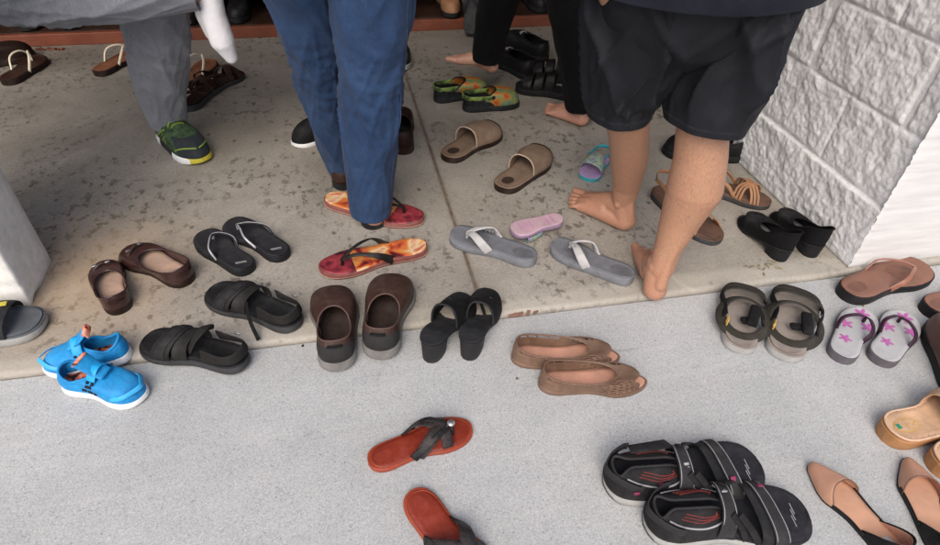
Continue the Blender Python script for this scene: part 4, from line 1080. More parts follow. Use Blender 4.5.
# ---- taupe nubuck mules with broad band
def mule(root, L, side):
    W = L * .40
    la = Last(L, W, side, 'round', [(0, .026), (.5, .022), (1, .024)], [(0, .002), (.1, 0), (.85, 0), (1, .006)])
    bm = bmesh.new(); make_sole(bm, la, er=.0025, flare=1.0); obj('sole', bm, [MULE_BROWN, BROWN_DARK], root)
    bm = bmesh.new(); footbed(bm, la, .92, .0014, cup=.004)
    decal(bm, ell(.15 * L, 0, .024, .019), lambda x, y: la.zt(x / L) + .0026, 1)
    obj('footbed', bm, [MULE_BED, M('worn_heel_patch', (.065, .042, .030), .8, .2, 40, .3, 300)], root)
    h = [(0, .05), (.35, .064), (.55, .058), (.72, .047), (.9, .034), (1, .026)]
    bm = bmesh.new(); band(bm, la, (.38, .86), (.42, .84), h, curve=.035, k=12); b_ = obj('vamp_band', bm, MULE_BROWN, root, solid=.004, off=0, sub=1)
    for e in (0, 1):
        bm = bmesh.new(); rr = []
        for j in range(23):
            a = PI * j / 22; c = math.cos(a); t = (1 - c) / 2
            u = ((.38, .86)[e] * (1 - t) + (.42, .84)[e] * t) + (.035 * math.sin(a) if e else 0)
            w = la.hw(u, 1 if c >= 0 else -1); rr.append(Vector((u * L, w * 1.01 * math.copysign(abs(c) ** .8, c), la.zt(u) + interp(h, u) * math.sin(a) ** .75)))
        tube(bm, rr, .0022, n=46, k=6); obj('band_edge', bm, STITCH if e == 0 else BROWN_DARK, b_)
r, L = place('mule_sandal', (445, 160), (496, 131)); mule(r, L * 1.02, -1)
T(r, 'taupe brown slide with a broad nubuck band, nearer the colourful clogs', 'sandal', 'pair of taupe brown slides')
r, L = place('mule_sandal', (500, 191), (545, 155)); mule(r, L * 1.02, 1)
T(r, 'taupe brown slide with a broad nubuck band, nearer the bare feet', 'sandal', 'pair of taupe brown slides')
# ---- colourful clogs
def clog(root, L, side):
    W = L * .41
    def mi(u, v, sg): return 1 if (u < .5) else 0
    blk = M('clog_black', (.02, .022, .024), .7, .2, 40, .3, 400)
    la, up = closed_shoe(root, L, W, side, CLOG_PRINT, blk, blk, 'broad', zt=[(0, .026), (1, .022)], o=(.02, .56), ow=.82, hts=((0, .036), (.3, .022), (.5, .022), (.8, .048), (1, .054)), toeh=.044, mats=[CLOG_PRINT, blk], mi=mi, coll=blk, coll_r=.003, flare=1.03, ridge=.02, thick=.004)
    heel_loop(root, la, CLOG_LIME, z=.032, u=.48, w=.017, thick=.005, name='heel_band')
    for sg in (1, -1):
        bm = bmesh.new(); bmesh.ops.create_uvsphere(bm, u_segments=12, v_segments=8, radius=.008, matrix=Matrix.Translation(la.pt(.47, sg * 1.02, .034)) @ Matrix.Diagonal((1, .5, 1, 1))); obj('rivet', bm, BLACK_RUBBER, up)
    bm = bmesh.new()
    for (u, t) in ((.68, .35), (.68, -.35), (.76, 0), (.80, .5), (.80, -.5), (.88, 0)):
        decal(bm, ell(u * L, t * la.hw(u, 1 if t > 0 else -1), .0045, .0045, 0, 10), la.zt(u) + .052 - .035 * max(0, (u - .62) / .38) ** 1.5 - .016 * t * t)
    bm.free()
r, L = place('clog', (434, 99), (486, 92)); clog(r, .235, -1)
T(r, 'black and lime clog with orange toe print, farther left of the pair', 'clog', 'pair of colourful clogs')
r, L = place('clog', (463, 108), (517, 102)); clog(r, .235, 1)
T(r, 'black and lime clog with orange toe print, nearer right of the pair', 'clog', 'pair of colourful clogs')
# ---- child's pastel slides
def kid_slide(root, L, side):
    W = L * .46
    la = Last(L, W, side, 'broad', [(0, .018), (1, .016)])
    bm = bmesh.new(); make_sole(bm, la, er=.002); obj('sole', bm, [M('lilac_footbed', (.36, .24, .42), .7, .2, 40, .2, 300), TEAL], root)
    strap_band(root, 'printed_band', la, (.45, .78), (.45, .76), [(0, .05), (.5, .046), (.8, .034), (1, .02)], KIDS_PRINT, curve=.03)
    heel_loop(root, la, TEAL, z=.034, u=.44, w=.012, name='heel_strap')
r, L = place('kids_sandal', (604, 158), (580, 185)); kid_slide(r, .165, 1)
T(r, "child's pastel print sandal standing behind the man's front foot", 'sandal', "child's pastel sandals")
r, L = place('kids_sandal', (560, 226), (519, 236), .0, tilt=(0, 0))
la = Last(.165, .072, 1, 'broad', [(0, .046), (.4, .040), (1, .038)], [(0, .024), (.5, .024), (1, .024)])
bm = bmesh.new(); make_sole(bm, la, er=.003); obj('sole', bm, [PINK_FOAM, M('mauve_edge', (.30, .20, .30), .7, .2, 40, .2, 300)], r)
bm = bmesh.new(); 
for u in (.2, .3, .62, .72, .82): decal(bm, ell(u * .165, 0, .004, .022), la.zt(u) + .0008)
obj('tread_marks', bm, M('mauve_tread', (.46, .25, .36), .8, .2, 40, .2, 300), r)
bm = bmesh.new(); band(bm, Last(.165, .072, 1, 'broad', [(0, .020), (1, .020)]), (.45, .78), (.45, .76), .030)
for v in bm.verts: v.co.z = max(.0015, .042 - (v.co.z - .0))
obj('printed_band', bm, KIDS_PRINT, r, solid=.003, off=0)
T(r, "child's pastel sandal flipped over, pink sole up, between the grey flip-flops", 'sandal', "child's pastel sandals")
# ---- black block-heel shoes by the pillar, heels toward us
def heel_pump(root, L, side):
    W = L * .38; hz = .040
    suede = M('black_suede', (.009, .009, .010), .95, .3, 30, .4, 600)
    zt = [(0, hz + .006), (.18, hz), (.45, hz * .55), (.68, .012), (.8, .009), (1, .010)]; zb = [(0, hz - .002), (.18, hz - .008), (.45, hz * .55 - .008), (.68, .002), (.8, 0), (1, .002)]
    la, up = closed_shoe(root, L, W, side, suede, BLACK_RUBBER, M('grey_insole', (.16, .16, .165), .7, .2, 30, .2, 300), 'round', zt=zt, zb=zb, o=(-.005, .60), ow=.80, hts=((0, .060), (.25, .050), (.55, .030), (1, .034)), toeh=.036, cut=lambda u, v, sg: u > .90 and v < .5, thick=.003, coll=suede)
    bm = bmesh.new(); block_heel(bm, la, .26, .86); obj('block_heel', bm, BLACK_RUBBER, root)
r, L = place('heeled_shoe', (785, 261), (752, 226)); heel_pump(r, .225, -1)
T(r, 'black suede block-heel shoe in front, left of the pair against the pillar', 'shoe', 'pair of black suede heels')
r, L = place('heeled_shoe', (815, 257), (787, 224)); heel_pump(r, .225, 1)
T(r, 'black suede block-heel shoe touching the base of the rough pillar', 'shoe', 'pair of black suede heels')
# ---- black heeled mules on the edge
def heel_mule(root, L, side):
    W = L * .37; hz = .064
    zt = [(0, hz + .008), (.2, hz), (.45, hz * .55), (.68, .012), (.8, .010), (1, .014)]; zb = [(0, hz), (.2, hz - .008), (.45, hz * .55 - .008), (.68, .002), (.8, 0), (1, .005)]
    la = Last(L, W, side, 'broad', zt, zb)
    bm = bmesh.new(); make_sole(bm, la, er=.003, cup=.003); obj('sole', bm, [M('dark_grey_suede', (.045, .045, .048), .85, .3, 24, .4, 500), BLACK_RUBBER], root)
    bm = bmesh.new(); block_heel(bm, la, .27, .86, .9); obj('block_heel', bm, M('worn_black_heel', (.038, .038, .04), .6, .3, 30, .3, 300), root)
    h = [(0, .05), (.4, .070), (.6, .064), (.8, .050), (.95, .038), (1, .03)]
    bm = bmesh.new(); band(bm, la, (.46, .92), (.46, .92), h, curve=.03, k=14, out=1.03); v_ = obj('vamp', bm, BLACK_FABRIC, root, solid=.004, off=0, sub=1)
    bm = bmesh.new(); rr = []
    for j in range(23):
        a = PI * j / 22; c = math.cos(a); w = la.hw(.46, 1 if c >= 0 else -1); rr.append(Vector((.455 * L, w * 1.04 * math.copysign(abs(c) ** .8, c), la.zt(.46) + .069 * math.sin(a) ** .75)))
    tube(bm, rr, .0028, n=46, k=6); obj('elastic_edge', bm, CHARCOAL, v_)
    bm = bmesh.new(); frame_ring(bm, la.pt(.68, -side * .45, .052), .010, .007, .0016, Matrix.Rotation(.5 * side, 3, 'X')); obj('buckle', bm, M('gunmetal', (.12, .12, .125), .4, .2, 40, .1, 300, metal=.8), v_)
r, L = place('heeled_mule', (427, 362), (455, 318), SW); heel_mule(r, .225, -1)
T(r, 'black open-back mule with block heel, beside the brown slip-ons', 'shoe', 'pair of black heeled mules')
r, L = place('heeled_mule', (467, 360), (483, 315), SW); heel_mule(r, .225, 1)
T(r, 'black open-back mule with block heel, right of the two', 'shoe', 'pair of black heeled mules')
# ---- tan espadrille slides at the right edge
def tan_slide(root, L, side):
    W = L * .40
    la = Last(L, W, side, 'round', [(0, .032), (.5, .027), (1, .024)])
    bm = bmesh.new(); make_sole(bm, la, er=.004, flare=.97); obj('sole', bm, [CORK, CORK], root)
    bm = bmesh.new(); footbed(bm, la, .90, .0018, cup=.004)
    z = lambda x, y: la.zt(x / L) + .0034
    decal(bm, ell(.20 * L, 0, .033, .017), z, 1); decal(bm, ell(.20 * L, 0, .030, .0145), lambda x, y: z(x, y) + .0004, 0)
    decal(bm, [(.10 * L, .008), (.14 * L, .008), (.14 * L, -.004), (.10 * L, -.004)], lambda x, y: z(x, y) + .0008, 2)
    for k in range(5): decal(bm, ell(.17 * L + .008 * k, (-1) ** k * .002, .0042, .0016, .9), lambda x, y: z(x, y) + .0008, 1)
    obj('footbed', bm, [TAN_SUEDE, GOLD, GREEN_TAB], root)
    rim = [Vector(((.5 + (u - .5) * .95) * L, la.hw(u, s) * s * .93, la.zt(u) + .004)) for u, s in [(q, 1) for q in us(20)] + [(q, -1) for q in reversed(us(20)[1:-1])]]
    bm = bmesh.new(); tube(bm, rim, .0030, n=80, k=6, closed=True); obj('rim', bm, M('peach_rim', (.60, .40, .27), .7, .12, 40, .3, 300), root)
    bm = bmesh.new()
    m = 46
    for k in range(m):
        p = rim[int(k * len(rim) / m) % len(rim)]; bmesh.ops.create_uvsphere(bm, u_segments=6, v_segments=4, radius=.0016, matrix=Matrix.Translation(p * 1.0 + Vector((0, -math.copysign(.004, p.y), .001))))
    obj('stitching', bm, STITCH, root)
    strap_band(root, 'vamp_band', la, (.50, .90), (.50, .88), [(0, .05), (.5, .060), (.75, .045), (1, .03)], TAN_SUEDE, thick=.004, curve=.02)
r, L = place('slide_sandal', (882, 438), (985, 405), SW); tan_slide(r, .265, 1)
T(r, 'tan suede slide with caramel sole and oval gold stamp, its toe off frame', 'sandal', 'pair of tan slides')
r, L = place('slide_sandal', (932, 470), (1030, 436), SW); tan_slide(r, .265, -1)
T(r, 'tan suede slide showing only its heel end at the right edge', 'sandal', 'pair of tan slides')
# ---- tan strappy sandals behind the man's leg
def strappy(root, L, side, mat=TAN_LEATHER, bed=INSOLE_BROWN):
    W = L * .38
    la = Last(L, W, side, 'round', [(0, .026), (.4, .021), (1, .018)])
    bm = bmesh.new(); make_sole(bm, la, er=.002); obj('sole', bm, [bed, DARK_GREY], root)
    bm = bmesh.new(); footbed(bm, la, .93, .0012, cup=.003); obj('footbed', bm, bed, root)
    ax = lambda p: Vector((p.x, 0, .0))
    for (ua, ub) in ((.84, .62), (.80, .58), (.76, .54)):
        for sg in (1, -1):
            bm = bmesh.new(); z = .044 if sg > 0 else .047
            um = (ua + ub) / 2
            ribbon(bm, [la.pt(ua, sg * .97, -.002), la.pt(ua - .03, sg * .6, .026), la.pt(um, 0, z), la.pt(ub + .02, -sg * .65, .036), la.pt(ub, -sg * .98, -.002)], .008, .0035, axis=ax, n=24); obj('strap', bm, mat, root)
    for sg in (1, -1):
        bm = bmesh.new(); ribbon(bm, [la.pt(.56, sg * .97, 0), la.pt(.44, sg * 1.0, .034), la.pt(.28, sg * 1.0, .052), la.pt(.1, sg * 1.02, .052)], .011, .0035, axis=lambda p: Vector((p.x, 0, .03)), n=18); obj('side_strap', bm, mat, root)
    heel_loop(root, la, mat, z=.050, u=.14, w=.013)
r, L = place('strappy_sandal', (702, 190), (768, 206)); strappy(r, .26, -1)
r.location = P(770, 206) - Vector((math.cos(r.rotation_euler.z), math.sin(r.rotation_euler.z), 0)) * .26; r.location.z = 0
T(r, 'tan strappy sandal with crossed straps, toe pointing at the rough pillar', 'sandal', 'pair of tan strappy sandals')
r, L = place('strappy_sandal', (656, 190), (716, 243)); strappy(r, .30, 1)
T(r, "tan strappy sandal crossing behind the man's nearer calf", 'sandal', 'pair of tan strappy sandals')
# ---- black shoes deep in the porch
def plain_shoe(root, L, side, up=BLACK_LEATHER, sole=BLACK_RUBBER, laces=False, toe='round', ins=BLACK_FABRIC, solez=.026):
    la, u_ = closed_shoe(root, L, L * .385, side, up, sole, ins, toe, zt=solez, zb=[(0, 0), (.85, 0), (1, .006)], o=(.04, .52), ow=.66, hts=((0, .056), (.4, .046), (.8, .054), (1, .058)), toeh=.048, coll=up, coll_r=.003, thick=.003, flare=1.03)
    if laces:
        for k in range(3):
            bm = bmesh.new(); u = .56 + .05 * k; tube(bm, [la.pt(u, .5, .052 - .004 * k), la.pt(u + .01, 0, .064 - .006 * k), la.pt(u, -.5, .052 - .004 * k)], .0022, n=10, k=6); obj('lace', bm, LIGHT_GREY, u_)
    return la
r, L = place('shoe', (742, 157), (660, 150)); plain_shoe(r, .285, 1)
T(r, "black low shoe lying behind the man's knees", 'shoe')
r, L = place('shoe', (533, 78), (497, 60)); plain_shoe(r, .29, 1, laces=True)
T(r, 'black laced shoe between the legs in black trousers', 'shoe', 'black laced shoes at the back')
r, L = place('shoe', (546, 60), (512, 44)); plain_shoe(r, .29, -1, laces=True)
T(r, 'black laced shoe farther back, close to the rack', 'shoe', 'black laced shoes at the back')
def black_slide(root, L, side):
    W = L * .4; la = Last(L, W, side, 'broad', [(0, .03), (1, .026)])
    bm = bmesh.new(); make_sole(bm, la, er=.003); obj('sole', bm, [BLACK_RUBBER, BLACK_RUBBER], root)
    h = [(0, .05), (.4, .066), (.6, .054), (.8, .04), (1, .03)]
    for a, b in ((.70, .86), (.52, .66), (.34, .48)): strap_band(root, 'strap', la, (a, b), (a, b), h, BLACK_LEATHER)
r, L = place('slide_sandal', (574, 97), (534, 90)); black_slide(r, .25, 1)
T(r, 'black strapped slide just behind the standing black trouser leg, nearer one', 'sandal', 'pair of black strapped slides')
r, L = place('slide_sandal', (584, 81), (536, 75)); black_slide(r, .26, -1)
T(r, 'black strapped slide just behind the standing black trouser leg, farther one', 'sandal', 'pair of black strapped slides')
r, L = place('sneaker', (349, 124), (313, 137)); plain_shoe(r, .24, 1, BLACK_FABRIC, WHITE_RUBBER, solez=.017)
T(r, 'black canvas sneaker with white sole peeking out left of the jeans', 'shoe')
r, L = place('shoe', (404, 153), (398, 112)); plain_shoe(r, .27, -1, M('dark_maroon_leather', (.035, .014, .013), .45, .3, 25, .3, 300), BROWN_DARK)
T(r, 'dark maroon shoe half hidden to the right of the jeans', 'shoe')
r, L = place('shoe', (399, 52), (407, 76)); plain_shoe(r, .2, -1, BLACK_LEATHER, SOLE_GREY)
T(r, 'small black shoe with pale sole edge behind the jeans', 'shoe')
# ---- brown thongs and sandals on the left, back of the porch
def cream_thong(root, L, side, bed=BROWN_DARK):
    thong(root, L, L * .40, side, bed, BROWN_DARK, CREAM, zt=.020, u_end=.40, u_post=.82, sw=(.007, .010), hgt=.050, thick=.006, lift=.008)
r, L = place('thong_sandal', (6, 84), (40, 60)); cream_thong(r, .26, 1, M('umber_footbed', (.06, .026, .016), .6, .3, 25, .3, 300))
T(r, 'dark brown thong with cream cord near the left edge of the porch', 'sandal', 'brown cream-corded thongs')
r, L = place('thong_sandal', (97, 75), (131, 56)); cream_thong(r, .25, -1, M('russet_footbed', (.20, .080, .038), .6, .25, 25, .3, 300))
T(r, 'russet thong with raised cream cord left of the grey trouser leg', 'sandal', 'brown cream-corded thongs')
r, L = place('thong_sandal', (182, 86), (213, 62)); cream_thong(r, .25, 1, MATS['russet_footbed'])
T(r, 'russet thong with cream cord emerging right of the grey trouser leg', 'sandal', 'brown cream-corded thongs')
r, L = place('sandal', (-30, 70), (11, 60)); plain_shoe(r, .25, -1, BROWN_DARK, BROWN_DARK)
T(r, 'dark brown slipper cut off by the left edge below the rack', 'shoe')
r, L = place('strappy_sandal', (201, 96), (238, 74)); strappy(r, .25, -1, BROWN_LEATHER, BROWN_DARK)
T(r, 'dark brown strappy sandal below the dangling white sock', 'sandal', 'pair of dark brown strappy sandals')
r, L = place('strappy_sandal', (188, 110), (208, 88)); strappy(r, .24, 1, BROWN_LEATHER, BROWN_DARK)
T(r, 'dark brown strappy sandal leaning on its mate beside the grey trouser leg', 'sandal', 'pair of dark brown strappy sandals')
# ---- shoes standing on the bottom shelf of the rack
rk = random.Random(3)
shelf_specs = [(-1.30, BLACK_LEATHER, 'black leather shoe at the left end of the bottom shelf'), (-1.14, BROWN_DARK, 'dark brown shoe second from the left on the bottom shelf'), (-.85, BLACK_FABRIC, 'black canvas shoe on the bottom shelf above the russet thong'),
    (-.62, BROWN_DARK, 'dark brown shoe on the shelf behind the grey trousers'), (-.40, BLACK_LEATHER, 'black shoe on the shelf just right of the white sock'), (-.24, BROWN_DARK, 'dark brown shoe on the shelf left of the jeans'), (.46, BROWN_MID, None), (.60, TAN_LEATHER, 'orange-brown shoe on the shelf right of the jeans'), (.76, DARK_GREY, 'dark grey shoe on the shelf above the raised bare foot'), (1.08, BLACK_LEATHER, 'black shoe on the shelf behind the black trousers'), (1.24, BROWN_MID, 'brown shoe at the right end of the bottom shelf')]
for x, mt, lab in shelf_specs:
    if not lab: continue
    r = empty('shoe', (x, 3.30 if mt is not TAN_LEATHER else 3.27, .056), -PI / 2 + rk.uniform(-.12, .12))
    plain_shoe(r, .26, 1 if rk.random() > .5 else -1, mt, BLACK_RUBBER)
    r.location.y += .02
    T(r, lab, 'shoe', 'shoes on the rack shelf')
r = empty('sandal', (.69, 3.015, .015), 1.2, (0, -1.15)); thong(r, .24, .09, 1, DARK_GREY, DARK_GREY, CHARCOAL)
r.location = Vector((PY(470, 40, 2.93).x, 2.93, .012)); r.rotation_euler = (0, -1.22, 1.45)
T(r, 'grey flip-flop propped upright against the rack', 'flip-flop')
# ---- litter
bm = bmesh.new()
for (x, y, s_) in ((511, 311, .010), (519, 311.5, .013), (528, 311, .011), (536, 310, .006)):
    p = P(x, y, 0); v = add_box(bm, (0, 0, 0), (s_ * 1.6, s_ * .7, .006), Matrix.Rotation(random.random(), 3, 'Z'))
    for q in v: q.co += Vector((p.x, edge_y(p.x) - .004, -.006)) + Vector([random.uniform(-.002, .002) for _ in range(3)])
T(obj('wood_chip', bm, M('reddish_chip', (.24, .13, .095), .8, .3, 60, .3, 200), smooth=False), 'reddish wood splinter stuck in the gap at the porch edge', 'splinter')
LEAF = M('dry_leaf', (.24, .21, .09), .7, .35, 60, .2, 300)
def sprig(px, py, n, label, seed):
    rl = random.Random(seed); p = P(px, py, 0); bm = bmesh.new()
    for k in range(n):
        a = rl.uniform(0, 2 * PI); l = rl.uniform(.012, .026); c = p + Vector((rl.uniform(-.022, .022), rl.uniform(-.02, .02), 0)); d = Vector((math.cos(a), math.sin(a), 0)); w = Vector((-d.y, d.x, 0)) * l * .14
        z = rl.uniform(.001, .004); zz = rl.uniform(.004, .012)
        vs = [bm.verts.new(c + Vector((0, 0, z))), bm.verts.new(c + d * l * .5 + w + Vector((0, 0, zz))), bm.verts.new(c + d * l + Vector((0, 0, z))), bm.verts.new(c + d * l * .5 - w + Vector((0, 0, zz * .8)))]
        bm.faces.new(vs)
    T(obj('dry_leaves', bm, LEAF, smooth=False, solid=.0006), label, 'leaves', 'dry leaf litter')
sprig(768, 266, 9, 'scrap of dry leaf sprig in front of the black suede heels', 4)
sprig(757, 270, 5, 'few dry leaf bits left of the black suede heels', 9)
rl = random.Random(12); bm = bmesh.new()
for k in range(9):
    p = P(38 + k * 3.2 + rl.uniform(-2, 2), 49.5 + rl.uniform(-.5, 1.2), 0); v = add_box(bm, p + Vector((0, 0, .004)), (rl.uniform(.008, .02), rl.uniform(.006, .014), .007), Matrix.Rotation(rl.random() * 3, 3, 'Z'))
T(obj('clay_crumbs', bm, WOOD, smooth=False), 'small heap of reddish crumbs at the foot of the rack', 'crumbs')
for k, (x, y, s_, c_, lab) in enumerate(((517, 379, .006, 'brown', 'brown speck of grit left of the nearer perforated flat'), (863, 306, .006, 'brown', 'brown speck of grit between copper flip-flop and flower print pair'), (62, 351, .006, 'dark', 'dark speck of grit just behind the farther blue sneaker'), (303, 346, .007, 'dark', 'dark speck of grit left of the brown slip-ons'))):
    bm = bmesh.new(); bmesh.ops.create_icosphere(bm, subdivisions=1, radius=s_ * .6)
    for q in bm.verts: q.co *= 1 + random.uniform(-.3, .3); q.co.z *= .5
    o = obj('pebble', bm, M('grit_' + c_, (.16, .08, .06) if c_ == 'brown' else (.04, .035, .03), .9, .2, 60, 0), smooth=False); o.location = P(x, y, SW if y > 345 or x > 800 else 0) + Vector((0, 0, .001)); T(o, lab, 'pebble', 'grit on the ground')
# ================================================================== PEOPLE
def capsule(bm, a, ra, b, rb, seg=36):
    a = Vector(a); b = Vector(b); d = b - a; l = d.length
    t = d.normalized() if l > 1e-6 else Vector((0, 0, 1))
    x = t.orthogonal().normalized(); y = t.cross(x); rows = []
    prof = []
    for k in range(1, 6): an = PI / 2 * (1 - k / 5); prof.append((-math.sin(an) * ra, math.cos(an) * ra))
    for k in range(0, 5): an = PI / 2 * (k / 5); prof.append((l + math.sin(an) * rb, math.cos(an) * rb))
    for (h, r_) in prof: rows.append([a + t * h + (x * math.cos(2 * PI * j / seg) + y * math.sin(2 * PI * j / seg)) * r_ for j in range(seg)])
    vs = grid(bm, rows, close=True)
    for row, p in ((vs[0], a - t * ra), (vs[-1], b + t * rb)):
        c = bm.verts.new(p)
        for j in range(seg): bm.faces.new((row[j], row[(j + 1) % seg], c))

def ellipsoid(bm, c, r, rot=None):
    bmesh.ops.create_uvsphere(bm, u_segments=24, v_segments=16, radius=1, matrix=Matrix.Translation(c) @ (rot.to_4x4() if rot else Matrix.Identity(4)) @ Matrix.Diagonal((*r, 1)))

def organic(name, chains, ells, base, voxel, mat, parent=None, smooth=6, cut=None):
    bm = bmesh.new()
    for ch in chains:
        for (a, ra), (b, rb) in zip(ch, ch[1:]): capsule(bm, Vector(a) - base, ra, Vector(b) - base, rb)
    for e in ells: ellipsoid(bm, Vector(e[0]) - base, e[1], e[2] if len(e) > 2 else None)
    tmp = obj('tmp', bm, mat)
    m = tmp.modifiers.new('r', 'REMESH'); m.mode = 'VOXEL'; m.voxel_size = voxel; m.use_smooth_shade = True
    m = tmp.modifiers.new('s', 'SMOOTH'); m.factor = .5; m.iterations = smooth
    dg = bpy.context.evaluated_depsgraph_get(); ev = tmp.evaluated_get(dg)
    me = bpy.data.meshes.new_from_object(ev); old = tmp.data
    bpy.data.objects.remove(tmp); bpy.data.meshes.remove(old)
    me.name = name
    if not me.materials: me.materials.append(mat)
    for p in me.polygons: p.use_smooth = True
    o = bpy.data.objects.new(name, me); COL.objects.link(o)
    if parent: o.parent = parent
    else: o.location = base
    return o

def foot(heel, fwd, up, L, side, curl=0.0, fat=1.0, toes=True):
    """chains for a bare foot; side=+1 when the big toe is on the +left of travel"""
    k = L / .25; f = Vector(fwd).normalized(); u = Vector(up); u = (u - f * u.dot(f)).normalized(); l = u.cross(f) * side
    h = Vector(heel)
    def q(x, y, z): return h + f * x * k + l * y * k + u * z * k
    r = lambda v: v * k * fat
    ch = [[(q(.030, 0, .031), r(.031)), (q(.042, .002, .06), r(.032)), (q(.055, .002, .10), r(.033))],
          [(q(.030, -.004, .028), r(.028)), (q(.09, -.012, .028), r(.027)), (q(.150, -.022, .020), r(.020)), (q(.172, -.028, .016), r(.016))],
          [(q(.060, .004, .070), r(.034)), (q(.100, .006, .056), r(.031)), (q(.140, .008, .038), r(.025)), (q(.180, .012, .022), r(.018))],
          [(q(.08, .012, .050), r(.028)), (q(.14, .020, .034), r(.025)), (q(.180, .026, .021), r(.020))],
          [(q(.10, -.008, .040), r(.027)), (q(.15, -.010, .028), r(.022)), (q(.180, -.008, .018), r(.017))]]
    e = []
    if toes:
        for (x0, y0, r0, x1, y1, r1, x2, r2) in ((.180, .028, .0165, .212, .0315, .0125, .236, .0120), (.184, .0075, .0100, .214, .0075, .0074, .231, .0080), (.180, -.007, .0095, .207, -.0110, .0070, .222, .0076), (.173, -.020, .0090, .197, -.0280, .0066, .210, .0072), (.164, -.031, .0088, .184, -.0435, .0064, .195, .0070)):
            ch.append([(q(x0, y0, .018), r(r0)), (q(x1, y1, .0175 if r1 < .01 else .016), r(r1)), (q(x2, y1 + .001, .0098 if r2 < .01 else .0125), r(r2))])
    else:
        ch.append([(q(.17, .0, .022), r(.024)), (q(.225, .004, .018), r(.018))])
        ch.append([(q(.17, -.015, .02), r(.02)), (q(.20, -.016, .016), r(.016))]); ch.append([(q(.18, .018, .02), r(.019)), (q(.226, .018, .016), r(.016))])
    return ch, q

def hand(wrist, fwd, up, side, curl=.5, s=1.0):
    f = Vector(fwd).normalized(); u = Vector(up); u = (u - f * u.dot(f)).normalized(); l = u.cross(f) * side; w = Vector(wrist)
    q = lambda x, y, z: w + f * x * s + l * y * s + u * z * s
    ch = [[(q(0, 0, 0), .024), (q(.05, .012, 0), .022), (q(.085, .022, 0), .014)], [(q(0, 0, 0), .024), (q(.05, -.012, 0), .021), (q(.082, -.022, 0), .013)], [(q(.04, 0, 0), .022), (q(.088, 0, 0), .014)]]
    for y, l1 in ((.030, .040), (.010, .045), (-.010, .042), (-.029, .033)):
        a = q(.088, y, 0); b = q(.088 + l1 * math.cos(curl), y, -l1 * math.sin(curl)); c = b + (f * math.cos(curl * 2.2) - u * math.sin(curl * 2.2)) * l1 * .8
        ch.append([(a, .0095), (b, .0085), (c, .0072)])
    ch.append([(q(.02, .026, -.004), .014), (q(.055, .046, -.016), .0105), (q(.085, .050, -.026), .0085)])
    return ch

def cloth_tube(path, base, side, front, n=150, rings=150, wr=None, mi=None):
    """open tube of cloth; path of (point, half width sideways, half depth)"""
    pts = catmull([p[0] for p in path], rings); m = len(pts)
    ra = [p[1] for p in path]; rb = [p[2] for p in path]
    kk = [(i / (len(path) - 1), v) for i, v in enumerate(ra)]; kb = [(i / (len(path) - 1), v) for i, v in enumerate(rb)]
    bm = bmesh.new(); rows = []; s_len = 0
    S0 = Vector(side); F0 = Vector(front)
    for i, p in enumerate(pts):
        t = (pts[min(i + 1, m - 1)] - pts[max(i - 1, 0)]).normalized()
        s_ = (S0 - t * S0.dot(t)).normalized(); f = t.cross(s_) 
        if f.dot(F0) < 0: f = -f
        if i: s_len += (pts[i] - pts[i - 1]).length
        q = i / (m - 1); A = interp(kk, q); B = interp(kb, q); r = []
        for j in range(n):
            a = 2 * PI * j / n; d = s_ * math.cos(a) * A + f * math.sin(a) * B
            dn = (s_ * math.cos(a) * B + f * math.sin(a) * A).normalized()
            o = wr(a, s_len, q, p + d) if wr else 0
            r.append(p + d + dn * o - base)
        rows.append(r)
    grid(bm, rows, close=True, mi=mi)
    return bm, rows

def ridge(v):
    return 1 - abs(noise.noise(v)) * 2

def wrinkle(amp, seed, along=20, around=1.6, stack=0, stack_q=.12, knee_q=None, drape=0):
    def f(a, s, q, p):
        ca, sa = math.cos(a) * around, math.sin(a) * around
        v = (1 if not drape else min(1, .15 + q / .2)) * amp * .55 * ridge(Vector((ca + seed, sa, s * along * .55 + .6 * math.sin(a + seed)))) ** 2
        v += (1 if not drape else min(1, .15 + q / .2)) * amp * .45 * noise.noise(Vector((ca * 2.1, sa * 2.1 + seed, s * along * 1.2)))
        if stack: 
            w = math.exp(-((q) / stack_q) ** 2); v += stack * w * math.sin(s * 150 + 1.7 * math.sin(a + seed) + 3 * noise.noise(Vector((ca, sa, seed))))
        if knee_q is not None:
            w = math.exp(-((q - knee_q) / .13) ** 2); v += amp * 1.1 * w * ridge(Vector((ca * .9 + seed, sa * .9, s * 34 + .8 * math.cos(a * 1.0)))) ** 3
        if drape:
            hemf = .06 + .94 * min(1, q / .34)
            v += drape * 1.3 * hemf * (ridge(Vector((ca * 1.1 + s * 4 + seed, sa * 1.1 - s * 3, seed))) ** 3 - .15)
            v += drape * .5 * hemf * (ridge(Vector((ca * 1.9 - s * 6, sa * 1.9 + s * 4 + seed, s * 2))) ** 3 - .15)
            v += drape * .2 * noise.noise(Vector((ca * 1.6 + seed, sa * 1.6, s * 3.0)))
        return v
    return f

def join_cloth(name, bms, mats, parent, thick=.0014):
    bm = bms[0]
    for b in bms[1:]:
        me = bpy.data.meshes.new('t'); b.to_mesh(me); b.free(); bm.from_mesh(me); bpy.data.meshes.remove(me)
    return obj(name, bm, mats, parent, solid=thick, off=1, fix=False)

